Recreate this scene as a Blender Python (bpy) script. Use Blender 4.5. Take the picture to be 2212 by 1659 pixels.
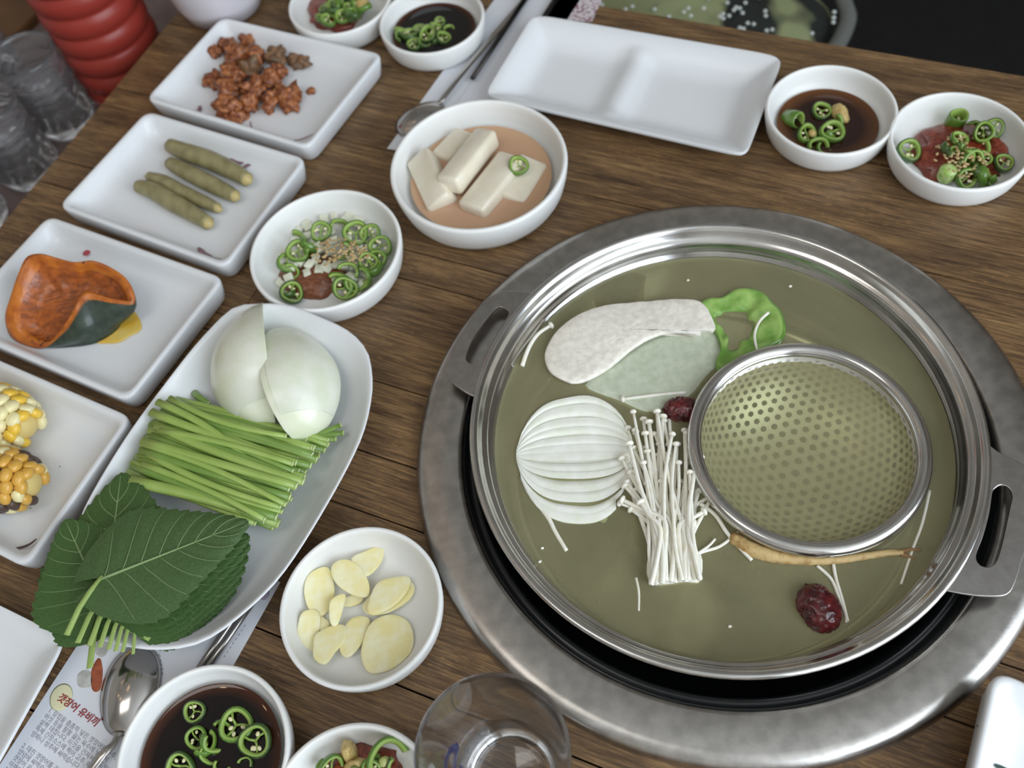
import bpy, bmesh, math, random
from mathutils import Vector, Matrix, noise
random.seed(7)
for o in list(bpy.data.objects): bpy.data.objects.remove(o)
S = bpy.context.scene
COL = S.collection
PI = math.pi
# ------------------------------------------------------------------ camera
FPX, IW, IH, CAMH = 1950.0, 2212.0, 1659.0, 0.58
RGT = Vector((0.9787951, -0.17574727, -0.10522857))
UPV = Vector((0.20484179, 0.83977286, 0.50281348))
FWD = Vector((0.0, 0.51370658, -0.85796594))
cd = bpy.data.cameras.new('camera'); cam = bpy.data.objects.new('camera', cd); COL.objects.link(cam)
cam.matrix_world = Matrix(((RGT.x, UPV.x, -FWD.x, 0), (RGT.y, UPV.y, -FWD.y, 0), (RGT.z, UPV.z, -FWD.z, CAMH), (0, 0, 0, 1)))
cd.sensor_fit = 'HORIZONTAL'; cd.sensor_width = 36.0; cd.lens = FPX / IW * 36.0
cd.clip_start = 0.01; cd.clip_end = 50
cd.dof.use_dof = True; cd.dof.focus_distance = 0.585; cd.dof.aperture_fstop = 5.6
S.camera = cam
# ------------------------------------------------------------------ view, world, light
S.view_settings.view_transform = 'Standard'; S.view_settings.look = 'None'
S.view_settings.gamma = 1.0; S.view_settings.use_curve_mapping = False
S.view_settings.exposure = -0.24
W = bpy.data.worlds.new('world'); S.world = W; W.use_nodes = True
W.node_tree.nodes['Background'].inputs[0].default_value = (0.75, 0.85, 1.0, 1)
W.node_tree.nodes['Background'].inputs[1].default_value = 1.0
ANG = math.radians(-32)          # the table and the room turn together
UX = Vector((math.cos(ANG), math.sin(ANG), 0)); WX = Vector((-math.sin(ANG), math.cos(ANG), 0))
def uw(u, w, z=0.0): return UX * u + WX * w + Vector((0, 0, z))
def arealight(name, pos, direction, sx, sy, power, col):
    l = bpy.data.lights.new(name, 'AREA'); l.shape = 'RECTANGLE'; l.size = sx; l.size_y = sy
    l.energy = power; l.color = col
    o = bpy.data.objects.new(name, l); COL.objects.link(o); o.location = pos
    o.rotation_euler = Vector(direction).to_track_quat('-Z', 'Y').to_euler()
    return o
WIN_U, WIN_W0, WIN_W1, WIN_Z0, WIN_Z1 = 1.50, -1.70, 0.75, 0.10, 2.25
arealight('window_daylight', uw(WIN_U + 0.12, (WIN_W0 + WIN_W1) / 2, (WIN_Z0 + WIN_Z1) / 2), -UX, WIN_Z1 - WIN_Z0, WIN_W1 - WIN_W0, 84, (0.83, 0.92, 1.0))

arealight('added_fill_light', uw(-.75, -.75, 2.30), (0, 0, -1), 1.2, .6, 9, (1.0, 0.97, 0.93))  # fill light added overhead, out of view, to soften the window's contrast
# ------------------------------------------------------------------ helpers
def at(px, py, z=0.0):
    d = RGT * ((px - IW / 2) / FPX) - UPV * ((py - IH / 2) / FPX) + FWD
    t = (z - CAMH) / d.z
    return Vector((d.x * t, d.y * t, z))
def s2l(h):
    out = []
    for c in h:
        c /= 255.0
        out.append(c / 12.92 if c <= 0.04045 else ((c + 0.055) / 1.055) ** 2.4)
    return tuple(out) + (1.0,)
MATS = {}
def mat(name, c1, c2=None, scale=200.0, rough=0.5, metal=0.0, spec=0.5, trans=0.0, ior=1.45, sss=0.0, coat=0.0,
        bump=0.0, bscale=None, lo=0.35, hi=0.65, stretch=None, sssr=(1, .6, .3), detail=3.0, emit=None, alpha=1.0, rvar=0.0):
    if name in MATS: return MATS[name]
    m = bpy.data.materials.new(name); m.use_nodes = True; MATS[name] = m
    nt = m.node_tree; N = nt.nodes; L = nt.links; b = N['Principled BSDF']
    b.inputs['Base Color'].default_value = s2l(c1); b.inputs['Roughness'].default_value = rough
    b.inputs['Metallic'].default_value = metal; b.inputs['Specular IOR Level'].default_value = spec
    b.inputs['Transmission Weight'].default_value = trans; b.inputs['IOR'].default_value = ior
    b.inputs['Alpha'].default_value = alpha
    if sss: b.inputs['Subsurface Weight'].default_value = sss; b.inputs['Subsurface Radius'].default_value = sssr; b.inputs['Subsurface Scale'].default_value = 0.004
    if coat: b.inputs['Coat Weight'].default_value = coat; b.inputs['Coat Roughness'].default_value = 0.08
    if emit: b.inputs['Emission Color'].default_value = s2l(c1); b.inputs['Emission Strength'].default_value = emit
    tc = N.new('ShaderNodeTexCoord'); mp = N.new('ShaderNodeMapping'); L.new(tc.outputs['Object'], mp.inputs[0])
    if stretch: mp.inputs['Scale'].default_value = stretch
    if c2 is not None or rvar:
        nz = N.new('ShaderNodeTexNoise'); nz.inputs['Scale'].default_value = scale; nz.inputs['Detail'].default_value = detail
        L.new(mp.outputs[0], nz.inputs['Vector'])
        if c2 is not None:
            cr = N.new('ShaderNodeValToRGB'); cr.color_ramp.elements[0].position = lo; cr.color_ramp.elements[1].position = hi
            cr.color_ramp.elements[0].color = s2l(c1); cr.color_ramp.elements[1].color = s2l(c2)
            L.new(nz.outputs['Fac'], cr.inputs[0]); L.new(cr.outputs[0], b.inputs['Base Color'])
        if rvar:
            mr = N.new('ShaderNodeMapRange'); mr.inputs[3].default_value = max(0.02, rough - rvar); mr.inputs[4].default_value = rough + rvar
            L.new(nz.outputs['Fac'], mr.inputs[0]); L.new(mr.outputs[0], b.inputs['Roughness'])
    if bump:
        nb = N.new('ShaderNodeTexNoise'); nb.inputs['Scale'].default_value = bscale or scale; nb.inputs['Detail'].default_value = detail
        L.new(mp.outputs[0], nb.inputs['Vector'])
        bp = N.new('ShaderNodeBump'); bp.inputs['Strength'].default_value = bump; bp.inputs['Distance'].default_value = 0.001
        L.new(nb.outputs['Fac'], bp.inputs['Height']); L.new(bp.outputs[0], b.inputs['Normal'])
    return m
def wloc(o):
    v = Vector((0, 0, 0))
    while o is not None:
        v = v + Vector(o.location); o = o.parent
    return v
def tag(o, label, cat=None, group=None, kind=None):
    if label: o['label'] = label
    if cat: o['category'] = cat
    if group: o['group'] = group
    if kind: o['kind'] = kind
    return o
def thing(name, label, cat, loc, group=None):
    o = bpy.data.objects.new(name, None); COL.objects.link(o); o.location = loc; o.empty_display_size = 0.02
    return tag(o, label, cat, group)
def mesh(name, vf, m, parent=None, smooth=True, own=True, sharp=None):
    """one mesh object from world-space vertices; origin at its base centre when it has no parent"""
    vs, fs = vf[0], vf[1]; mi = vf[2] if len(vf) > 2 else None
    if parent is not None: off = wloc(parent)
    elif own:
        n = len(vs); off = Vector((sum(v[0] for v in vs) / n, sum(v[1] for v in vs) / n, min(v[2] for v in vs)))
    else: off = Vector((0, 0, 0))
    me = bpy.data.meshes.new(name)
    me.from_pydata([(v[0] - off.x, v[1] - off.y, v[2] - off.z) for v in vs], [], fs)
    ms = m if isinstance(m, (list, tuple)) else [m]
    for x in ms: me.materials.append(x)
    if mi: me.polygons.foreach_set('material_index', mi)
    me.polygons.foreach_set('use_smooth', [smooth] * len(me.polygons))
    bm = bmesh.new(); bm.from_mesh(me); bmesh.ops.recalc_face_normals(bm, faces=bm.faces[:]); bm.to_mesh(me); bm.free()
    if smooth and sharp is not None:
        try: me.set_sharp_from_angle(angle=math.radians(sharp))
        except Exception: pass
    o = bpy.data.objects.new(name, me); COL.objects.link(o)
    o.parent = parent
    if parent is None: o.location = off
    return o
def join(*parts):
    vs, fs, mi = [], [], []
    for p in parts:
        n = len(vs); vs += [Vector(v) for v in p[0]]; fs += [tuple(i + n for i in f) for f in p[1]]
        mi += list(p[2]) if len(p) > 2 else [0] * len(p[1])
    return vs, fs, mi
def setm(vf, k): return vf[0], vf[1], [k] * len(vf[1])
def lathe(prof, c, n=64, closed=False, cap=False):
    c = Vector(c); vs, fs = [], []
    for r, z in prof:
        for k in range(n):
            a = 2 * PI * k / n; vs.append(c + Vector((max(r, 1e-5) * math.cos(a), max(r, 1e-5) * math.sin(a), z)))
    m = len(prof)
    for i in range(m if closed else m - 1):
        j = (i + 1) % m
        for k in range(n):
            q = (k + 1) % n; fs.append((i * n + k, i * n + q, j * n + q, j * n + k))
    return vs, fs
def loops(ls, cap0=True, cap1=True):
    vs, fs = [], []; n = len(ls[0])
    for l in ls: vs += [Vector(p) for p in l]
    for i in range(len(ls) - 1):
        for k in range(n):
            q = (k + 1) % n; fs.append((i * n + k, i * n + q, (i + 1) * n + q, (i + 1) * n + k))
    if cap0: fs.append(tuple(range(n - 1, -1, -1)))
    if cap1: fs.append(tuple(range((len(ls) - 1) * n, len(ls) * n)))
    return vs, fs
def crom(pts, n=8, closed=False):
    out = []; m = len(pts)
    for i in range(m if closed else m - 1):
        g = (lambda k: pts[k % m]) if closed else (lambda k: pts[min(max(k, 0), m - 1)])
        p0, p1, p2, p3 = [Vector(g(i + d)) for d in (-1, 0, 1, 2)]
        for k in range(n):
            t = k / n
            out.append(0.5 * ((2 * p1) + (p2 - p0) * t + (2 * p0 - 5 * p1 + 4 * p2 - p3) * t * t + (3 * p1 - p0 - 3 * p2 + p3) * t ** 3))
    if not closed: out.append(Vector(pts[-1]))
    return out
def resample(pts, n, closed=True):
    P = list(pts) + ([pts[0]] if closed else []); d = [0]
    for a, b in zip(P, P[1:]): d.append(d[-1] + (b - a).length)
    out = []; j = 0; T = d[-1]
    for k in range(n):
        s = T * k / (n if closed else n - 1)
        while j < len(d) - 2 and d[j + 1] < s: j += 1
        f = (s - d[j]) / max(d[j + 1] - d[j], 1e-9); out.append(P[j].lerp(P[j + 1], min(max(f, 0), 1)))
    return out
def tube(pts, rad, seg=8, flat=1.0, up=Vector((0, 0, 1)), caps=True):
    """tapering tube along pts; flat squashes it along the up direction"""
    n = len(pts); R = rad if isinstance(rad, (list, tuple)) else [rad] * n; ls = []
    for i, p in enumerate(pts):
        p = Vector(p); t = (Vector(pts[min(i + 1, n - 1)]) - Vector(pts[max(i - 1, 0)])).normalized()
        s = t.cross(up)
        if s.length < 1e-4: s = t.cross(Vector((0, 1, 0)))
        s.normalize(); q = s.cross(t).normalized()
        ls.append([p + s * (R[i] * math.cos(2 * PI * k / seg)) + q * (R[i] * flat * math.sin(2 * PI * k / seg)) for k in range(seg)])
    return loops(ls, caps, caps)
def sph(c, r, nu=10, nv=6, nz=0.0, nf=200.0, seed=0.0, rot=None):
    """ellipsoid, optionally lumpy"""
    rx, ry, rz = r if isinstance(r, (list, tuple, Vector)) else (r, r, r); vs, fs = [], []
    c = Vector(c)
    def P(x, y, z):
        v = Vector((x * rx, y * ry, z * rz))
        if nz:
            q = Vector((x * rx, y * ry, z * rz)) * nf + Vector((seed, seed * 1.7, seed * .3))
            v = v * (1 + nz * noise.noise(q) + nz * .5 * noise.noise(q * 2.3))
        if rot is not None: v = rot @ v
        return c + v
    vs.append(P(0, 0, 1))
    for i in range(1, nv):
        a = PI * i / nv
        for k in range(nu):
            b = 2 * PI * k / nu; vs.append(P(math.sin(a) * math.cos(b), math.sin(a) * math.sin(b), math.cos(a)))
    vs.append(P(0, 0, -1)); e = len(vs) - 1
    for k in range(nu):
        q = (k + 1) % nu; fs.append((0, 1 + k, 1 + q)); fs.append((e, e - nu + q, e - nu + k))
        for i in range(nv - 2):
            a = 1 + i * nu; fs.append((a + k, a + nu + k, a + nu + q, a + q))
    return vs, fs
def box(c, s, rot=None, bev=0.0):
    c = Vector(c); bm = bmesh.new(); bmesh.ops.create_cube(bm, size=1.0)
    for v in bm.verts: v.co = Vector((v.co.x * s[0], v.co.y * s[1], v.co.z * s[2]))
    if bev: bmesh.ops.bevel(bm, geom=bm.edges[:], offset=bev, segments=2, affect='EDGES', profile=0.5)
    vs = [c + ((rot @ v.co) if rot is not None else v.co) for v in bm.verts]; fs = [tuple(v.index for v in f.verts) for f in bm.faces]
    bm.free(); return vs, fs
def slab(outline, z0, z1, bev=0.002, dome=0.0, n=48, sag=None):
    """rounded slab from a closed outline (list of Vectors), star shaped about its centroid"""
    O = resample(outline, n); c = sum(O, Vector()) / n; c.z = 0
    def ring(f, z, d=0.0):
        out = []
        for p in O:
            q = Vector((p.x, p.y, 0)); r = (q - c).length; k = max(r - f, 0) / r
            out.append(c + (q - c) * k + Vector((0, 0, z)))
        return out
    def sc(k, z): return [c + (Vector((p.x, p.y, 0)) - c) * k + Vector((0, 0, z)) for p in O]
    ls = [sc(.5, z0), ring(bev, z0), ring(0, z0 + (z1 - z0) * .35), ring(0, z0 + (z1 - z0) * .65), ring(bev * .5, z1 - (z1 - z0) * .08), ring(bev, z1)]
    for k in (.8, .6, .4, .2, .05): ls.append(sc(k * .97, z1 + dome * (1 - k * k)))
    vs, fs = loops(ls)
    if sag: vs = [sag(v) for v in vs]
    return vs, fs
def curve_mesh(loops_xy, thick, bev=0.0):
    """2D filled polygon(s), holes allowed, made solid (helper curve is removed)"""
    cu = bpy.data.curves.new('tmp', 'CURVE'); cu.dimensions = '2D'; cu.fill_mode = 'BOTH'; cu.extrude = max(thick / 2 - bev, 0); cu.bevel_depth = bev; cu.bevel_resolution = 1
    for lp in loops_xy:
        sp = cu.splines.new('POLY'); sp.points.add(len(lp) - 1); sp.use_cyclic_u = True
        for k, p in enumerate(lp): sp.points[k].co = (p[0], p[1], 0, 1)
    return from_tmp(cu)
def from_tmp(cu):
    o = bpy.data.objects.new('tmp', cu); COL.objects.link(o); bpy.context.view_layer.update()
    me = bpy.data.meshes.new_from_object(o.evaluated_get(bpy.context.evaluated_depsgraph_get()))
    vs = [v.co.copy() for v in me.vertices]; fs = [tuple(p.vertices) for p in me.polygons]
    bpy.data.objects.remove(o); bpy.data.curves.remove(cu); bpy.data.meshes.remove(me)
    return vs, fs
def textmesh(s, size, thick=0.00005, spacing=1.0, shear=0.0, bold=0.0):
    cu = bpy.data.curves.new('tmp', 'FONT'); cu.body = s; cu.size = size; cu.extrude = thick; cu.space_line = spacing; cu.resolution_u = 2; cu.shear = shear; cu.offset = bold
    return from_tmp(cu)
def xf(vf, M):
    return (([M @ Vector(v) for v in vf[0]],) + tuple(vf[1:]))
def frame(o, x, z=Vector((0, 0, 1))):
    x = x.normalized(); y = z.cross(x).normalized(); zz = x.cross(y)
    return Matrix(((x.x, y.x, zz.x, o.x), (x.y, y.y, zz.y, o.y), (x.z, y.z, zz.z, o.z), (0, 0, 0, 1)))
def copytree(o, parent=None):
    c = o.copy(); COL.objects.link(c); c.parent = parent
    for ch in list(o.children): copytree(ch, c)
    return c

# ------------------------------------------------------------------ materials
M_white = mat('white_porcelain', (230, 232, 234), rough=0.22, spec=0.45, coat=0.08)
M_white2 = mat('white_melamine', (240, 240, 237), rough=0.33, spec=0.5)
M_steel = mat('brushed_steel', (172, 168, 163), (190, 186, 180), scale=120, rough=0.30, metal=1.0, bump=0.04, bscale=900, rvar=0.05)
M_steel2 = mat('polished_steel', (196, 194, 190), rough=0.17, metal=1.0, c2=(206, 203, 198), scale=60, rvar=0.04)
M_black = mat('black_enamel', (22, 24, 25), rough=0.25, spec=0.5)
M_paper = mat('white_paper', (222, 224, 230), rough=0.6, spec=0.3)

def wood_mat():
    m = bpy.data.materials.new('wood_print_laminate'); m.use_nodes = True; nt = m.node_tree; N = nt.nodes; L = nt.links; b = N['Principled BSDF']
    tc = N.new('ShaderNodeTexCoord'); oi = N.new('ShaderNodeObjectInfo')
    def noisen(sc, scale, det, rough=.6, off=None):
        mp = N.new('ShaderNodeMapping'); mp.inputs['Scale'].default_value = sc; L.new(tc.outputs['Object'], mp.inputs[0])
        ad = N.new('ShaderNodeVectorMath'); ad.operation = 'MULTIPLY_ADD'; ad.inputs[1].default_value = (0, 0, 0)
        cx = N.new('ShaderNodeCombineXYZ'); mul = N.new('ShaderNodeMath'); mul.operation = 'MULTIPLY'; mul.inputs[1].default_value = 37.0
        L.new(oi.outputs['Random'], mul.inputs[0]); L.new(mul.outputs[0], cx.inputs[0]); L.new(mul.outputs[0], cx.inputs[1])
        ad.operation = 'ADD'; L.new(mp.outputs[0], ad.inputs[0]); L.new(cx.outputs[0], ad.inputs[1])
        n = N.new('ShaderNodeTexNoise'); n.inputs['Scale'].default_value = scale; n.inputs['Detail'].default_value = det; n.inputs['Roughness'].default_value = rough
        L.new(ad.outputs[0], n.inputs['Vector']); return n
    def ramp(src, stops):
        r = N.new('ShaderNodeValToRGB'); e = r.color_ramp.elements
        while len(e) < len(stops): e.new(0.5)
        for k, (p, c) in enumerate(stops): e[k].position = p; e[k].color = s2l(c)
        L.new(src.outputs['Fac'], r.inputs[0]); return r
    def mix(fac, a, bb, mode='MIX'):
        x = N.new('ShaderNodeMix'); x.data_type = 'RGBA'; x.blend_type = mode
        if isinstance(fac, float): x.inputs[0].default_value = fac
        else: L.new(fac, x.inputs[0])
        L.new(a, x.inputs[6]); L.new(bb, x.inputs[7]); return x.outputs[2]
    n1 = noisen((3.0, 22.0, 1), 3.0, 6, .65); r1 = ramp(n1, [(.30, (98, 76, 56)), (.50, (134, 106, 76)), (.70, (164, 132, 94))])
    n2 = noisen((14, 300, 1), 2.0, 4, .7); r2 = ramp(n2, [(.30, (96, 84, 76)), (.45, (170, 162, 154)), (.62, (255, 250, 235))])
    c = mix(.80, r1.outputs[0], r2.outputs[0], 'MULTIPLY')
    n3 = noisen((5, 62, 1), 2.2, 5, .75); r3 = ramp(n3, [(.56, (0, 0, 0)), (.63, (255, 255, 255))])
    inv = N.new('ShaderNodeMath'); inv.operation = 'MULTIPLY'; inv.inputs[1].default_value = .45; L.new(r3.outputs[0], inv.inputs[0])
    dk = N.new('ShaderNodeRGB'); dk.outputs[0].default_value = s2l((38, 26, 18)); c = mix(inv.outputs[0], c, dk.outputs[0])
    n4 = noisen((90, 420, 1), 1.6, 3, .6); r4 = ramp(n4, [(.58, (0, 0, 0)), (.68, (255, 255, 255))])
    n5 = noisen((4, 9, 1), 2.5, 2, .5); r5 = ramp(n5, [(.42, (0, 0, 0)), (.66, (255, 255, 255))])
    mu = N.new('ShaderNodeMath'); mu.operation = 'MULTIPLY'; L.new(r4.outputs[0], mu.inputs[0]); L.new(r5.outputs[0], mu.inputs[1])
    mu2 = N.new('ShaderNodeMath'); mu2.operation = 'MULTIPLY'; mu2.inputs[1].default_value = .6; L.new(mu.outputs[0], mu2.inputs[0])
    lt = N.new('ShaderNodeRGB'); lt.outputs[0].default_value = s2l((176, 132, 78)); c = mix(mu2.outputs[0], c, lt.outputs[0])
    L.new(c, b.inputs['Base Color']); b.inputs['Roughness'].default_value = .38; b.inputs['Specular IOR Level'].default_value = .4
    bp = N.new('ShaderNodeBump'); bp.inputs['Strength'].default_value = .25; bp.inputs['Distance'].default_value = .0004; L.new(n2.outputs['Fac'], bp.inputs['Height']); L.new(bp.outputs[0], b.inputs['Normal'])
    return m
M_wood = wood_mat()

# ------------------------------------------------------------------ the room
FZ, CZ = -0.74, 2.35
U0, U1, W0, W1 = -2.6, WIN_U, -2.0, 2.6
M_wall = mat('wall_paint', (206, 200, 192), (198, 192, 184), scale=4, rough=.8)
M_dark = mat('floor_boards', (112, 98, 84), (98, 84, 70), scale=6, rough=.7)
M_ceil = mat('ceiling_paint', (236, 234, 230), (228, 226, 222), scale=3, rough=.8)
def uwbox(name, u0, u1, w0, w1, z0, z1, m, parent=None, kind=None, bev=0.0):
    R = Matrix.Rotation(ANG, 3, 'Z')
    vf = box(uw((u0 + u1) / 2, (w0 + w1) / 2, (z0 + z1) / 2), (u1 - u0, w1 - w0, z1 - z0), R, bev)
    o = mesh(name, vf, m, parent, smooth=False)
    if kind: o['kind'] = kind
    return o
uwbox('floor', U0 - .1, U1 + .1, W0 - .1, W1 + .1, FZ - .05, FZ, M_dark, kind='structure')
uwbox('ceiling', U0 - .1, U1 + .1, W0 - .1, W1 + .1, CZ, CZ + .05, M_ceil, kind='structure')
uwbox('wall_left', U0 - .1, U0, W0 - .1, W1 + .1, FZ, CZ, M_wall, kind='structure')
uwbox('wall_back', U0, U1, W1, W1 + .1, FZ, CZ, M_wall, kind='structure')
uwbox('wall_front', U0, U1, W0 - .1, W0, FZ, CZ, M_wall, kind='structure')
for (a, b, z0, z1) in ((W0, WIN_W0, FZ, CZ), (WIN_W1, W1, FZ, CZ), (WIN_W0, WIN_W1, FZ, WIN_Z0), (WIN_W0, WIN_W1, WIN_Z1, CZ)):
    uwbox('wall_right', U1, U1 + .1, a, b, z0, z1, M_wall, kind='structure')
M_frame = mat('window_frame_paint', (200, 200, 200), rough=.4)
for k in range(4):
    w = WIN_W0 + (WIN_W1 - WIN_W0) * k / 3
    uwbox('window_1', U1 + .02, U1 + .05, w - .02, w + .02, WIN_Z0, WIN_Z1, M_frame, kind='structure')
M_lamp = mat('warm_lamp', (255, 214, 170), rough=.5, emit=16.0)
for i in range(3):
    for j in range(3):
        c = uw(-2.2 + i * .55, -.6 + j * .7, CZ)
        t = thing('ceiling_light', 'small round warm recessed ceiling lamp above the tables', 'lamp', c, 'recessed ceiling lamps')
        mesh('lamp_rim', lathe([(.045, 0), (.05, -.006), (.04, -.008), (.036, -.002)], c, 24), M_frame, t)
        mesh('lamp_disc', lathe([(.0, -.003), (.036, -.003)], c, 24), M_lamp, t, smooth=False)

# ------------------------------------------------------------------ table with a round well
RING_C = Vector((0.1331, 0.2644, 0))
TU0, TU1, TW0, TW1 = -0.688, 0.62, -0.16, 0.7195
table = thing('dining_table', 'brown wood-print restaurant table with a round steel burner let into it', 'table', uw((TU0 + TU1) / 2, (TW0 + TW1) / 2, FZ))
ru, rw = RING_C.dot(UX), RING_C.dot(WX)
RH = 0.1985
bounds = [TW0, -.034, .066, .1645, .207, .264, .359, .387, .486, .585, TW1]
def plank(u0, u1, w0, w1, zb=-.028, zt=0.0):
    """outline in u,w; follows the round cut-out where the plank meets it"""
    g = .0006; w0 += g; w1 -= g; n = 28
    def cut(w):
        d = RH * RH - (w - rw) ** 2
        return math.sqrt(d) if d > 0 else 0
    pieces = []
    ws = [w0 + (w1 - w0) * k / n for k in range(n + 1)]
    lo, hi = ru, ru
    if w0 < rw + RH and w1 > rw - RH and u0 < ru < u1:
        if w0 > rw - RH and w1 < rw + RH:
            pieces.append([(u0, w0)] + [(ru - cut(w), w) for w in ws] + [(u0, w1)])
            pieces.append([(u1, w1)] + [(ru + cut(w), w) for w in reversed(ws)] + [(u1, w0)])
        else:
            e = w0 if w0 > rw - RH else w1
            s = (ru, (rw + RH) if w0 > rw - RH else (rw - RH))
            hw = cut(e); arc = []
            for k in range(2 * n + 1):
                uu = ru - hw + 2 * hw * k / (2 * n); dd = math.sqrt(max(RH * RH - (uu - ru) ** 2, 0))
                arc.append((uu, rw + dd if w0 > rw - RH else rw - dd))
            if e == w0: pieces.append([(u0, w0)] + arc + [(u1, w0), (u1, w1), (u0, w1)])
            else: pieces.append([(u1, w1)] + arc[::-1] + [(u0, w1), (u0, w0), (u1, w0)])
    else: pieces.append([(u0, w0), (u1, w0), (u1, w1), (u0, w1)])
    vf = []
    for P in pieces:
        n_ = len(P); cu = sum(p[0] for p in P) / n_; cw = sum(p[1] for p in P) / n_
        vf.append(curve_mesh([P], zt - zb, 0.0))
    return vf
RZ = Matrix.Rotation(ANG, 4, 'Z')
stag = [None, .25, -.33, .32, None, -.42, None, -.12, .30, -.31, .1]
for k in range(len(bounds) - 1):
    cuts = [TU0, TU1] if stag[k] is None else [TU0, stag[k], TU1]
    for a, b in zip(cuts, cuts[1:]):
        for vf in plank(a + .0003, b - .0003, bounds[k], bounds[k + 1]):
            me_v = [Vector((v.x, v.y, v.z - .014)) for v in vf[0]]
            o = mesh('plank', (me_v, vf[1]), M_wood, None, smooth=False, own=False)
            o.parent = table; o.rotation_euler = (0, 0, ANG); o.location = -Vector(table.location)
M_wedge = mat('dark_table_joint', (34, 26, 20), rough=.7)
def ring_slab(z0, z1, hole):
    P = [(TU0 + .001, TW0 + .001), (TU1 - .001, TW0 + .001), (TU1 - .001, TW1 - .001), (TU0 + .001, TW1 - .001)]
    H = [(ru + hole * math.cos(2 * PI * k / 64), rw + hole * math.sin(2 * PI * k / 64)) for k in range(64)]
    vf = curve_mesh([P, H], z1 - z0); return [v + Vector((0, 0, (z0 + z1) / 2)) for v in vf[0]], vf[1]
vf = ring_slab(-.034, -.0045, RH + .0005)
# a dark backing board that shows in the joints
vf = ([Vector((v.x, v.y, -.034 if v.z < -.015 else -.0286)) for v in vf[0]], vf[1])
o = mesh('backing_board', vf, M_wedge, None, smooth=False, own=False); o.parent = table; o.rotation_euler = (0, 0, ANG); o.location = -Vector(table.location)
for (u, w) in ((TU0 + .08, TW0 + .08), (TU1 - .08, TW0 + .08), (TU0 + .08, TW1 - .08), (TU1 - .08, TW1 - .08)):
    uwbox('leg', u - .025, u + .025, w - .025, w + .025, FZ, -.034, M_black, table)

# ------------------------------------------------------------------ burner, pot, broth, strainer
burner = thing('table_burner', 'round burner let into the table with a wide brushed steel trim ring', 'burner', RING_C + Vector((0, 0, -.07)))
mesh('trim_ring', lathe([(.1995, 0.0002), (.2142, .0002), (.2142, .0035), (.2125, .0078), (.2090, .0103), (.2040, .0112), (.184, .0112), (.1815, .0106), (.1803, .0088), (.1800, .003), (.1975, .0)], RING_C, 128, closed=True), M_steel, burner, sharp=50)
mesh('inner_ring', lathe([(.1799, .006), (.1790, .0062), (.1780, .0035), (.1768, .0015), (.1755, .0022), (.1735, .0026), (.1720, .0012), (.1705, -.004), (.168, -.018), (.166, -.03), (.1675, -.03), (.1797, -.002)], RING_C, 128, closed=True), M_black, burner, sharp=60)
mesh('burner_well', lathe([(.1665, -.028), (.164, -.060), (.05, -.064), (.0001, -.064), (.0001, -.068), (.168, -.066), (.1695, -.03)], RING_C, 64), M_black, burner)
PC = Vector((0.1310, 0.2655, 0))
pot = thing('cooking_pot', 'wide shallow stainless steel pot full of green broth sitting in the table burner', 'pot', PC + Vector((0, 0, -.058)))
mesh('pot_body', lathe([(.0001, -.052), (.138, -.052), (.149, -.045), (.1545, -.020), (.1568, .006), (.1590, .022), (.1625, .0285), (.1660, .0315), (.1683, .0333), (.1690, .0352), (.1683, .0368), (.1665, .0372), (.1645, .0362),
     (.1630, .0338), (.1618, .0305), (.1605, .0288), (.1588, .0282), (.1576, .0272), (.1570, .0250), (.1562, .0225), (.1553, .0210), (.1547, .0195), (.1544, .0160), (.1540, .0060), (.1520, -.018), (.147, -.040), (.136, -.0475), (.10, -.0487), (.0001, -.049)], PC, 128), M_steel2, pot, sharp=70)
def pxs(pts, z): return [at(x, y, z) for x, y in pts]
HZ = .0225
hl_o = crom(pxs([(1148, 633), (1100, 628), (1066, 637), (1040, 657), (1003, 715), (975, 775), (967, 800), (975, 822), (1000, 842), (1026, 856)], HZ), 6) + pxs([(1046, 810), (1078, 745), (1112, 690)], HZ)
hl_s = crom(pxs([(1084, 662), (1099, 671), (1098, 683), (1082, 709), (1063, 737), (1044, 770), (1035, 783), (1023, 788), (1011, 784), (1005, 772), (1016, 740), (1035, 709), (1061, 676), (1073, 665)], HZ), 4, True)
hr_o = crom(pxs([(2128, 955), (2160, 979), (2212, 1006), (2240, 1035), (2242, 1090), (2212, 1190), (2200, 1230), (2191, 1258), (2179, 1279), (2160, 1286), (2121, 1286), (2078, 1281), (2045, 1275)], .026), 6) + pxs([(2080, 1220), (2112, 1140), (2126, 1060)], .026)
hr_s = crom(pxs([(2163, 1046), (2180, 1053), (2189, 1072), (2184, 1096), (2173, 1148), (2160, 1199), (2149, 1220), (2134, 1227), (2115, 1220), (2107, 1199), (2122, 1158), (2136, 1106), (2142, 1065), (2149, 1053)], .026), 4, True)
M_handle = mat('satin_steel_handle', (188, 184, 180), (176, 172, 168), scale=150, rough=.27, metal=1, bump=.05, bscale=700)
for lo_, ls_, hz in ((hl_o, hl_s, HZ), (hr_o, hr_s, .026)):
    vs, fs = curve_mesh([lo_, ls_], .0016, .0005)
    mesh('handle', ([v + Vector((0, 0, hz - .0008)) for v in vs], fs), M_handle, pot, smooth=False)

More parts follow.
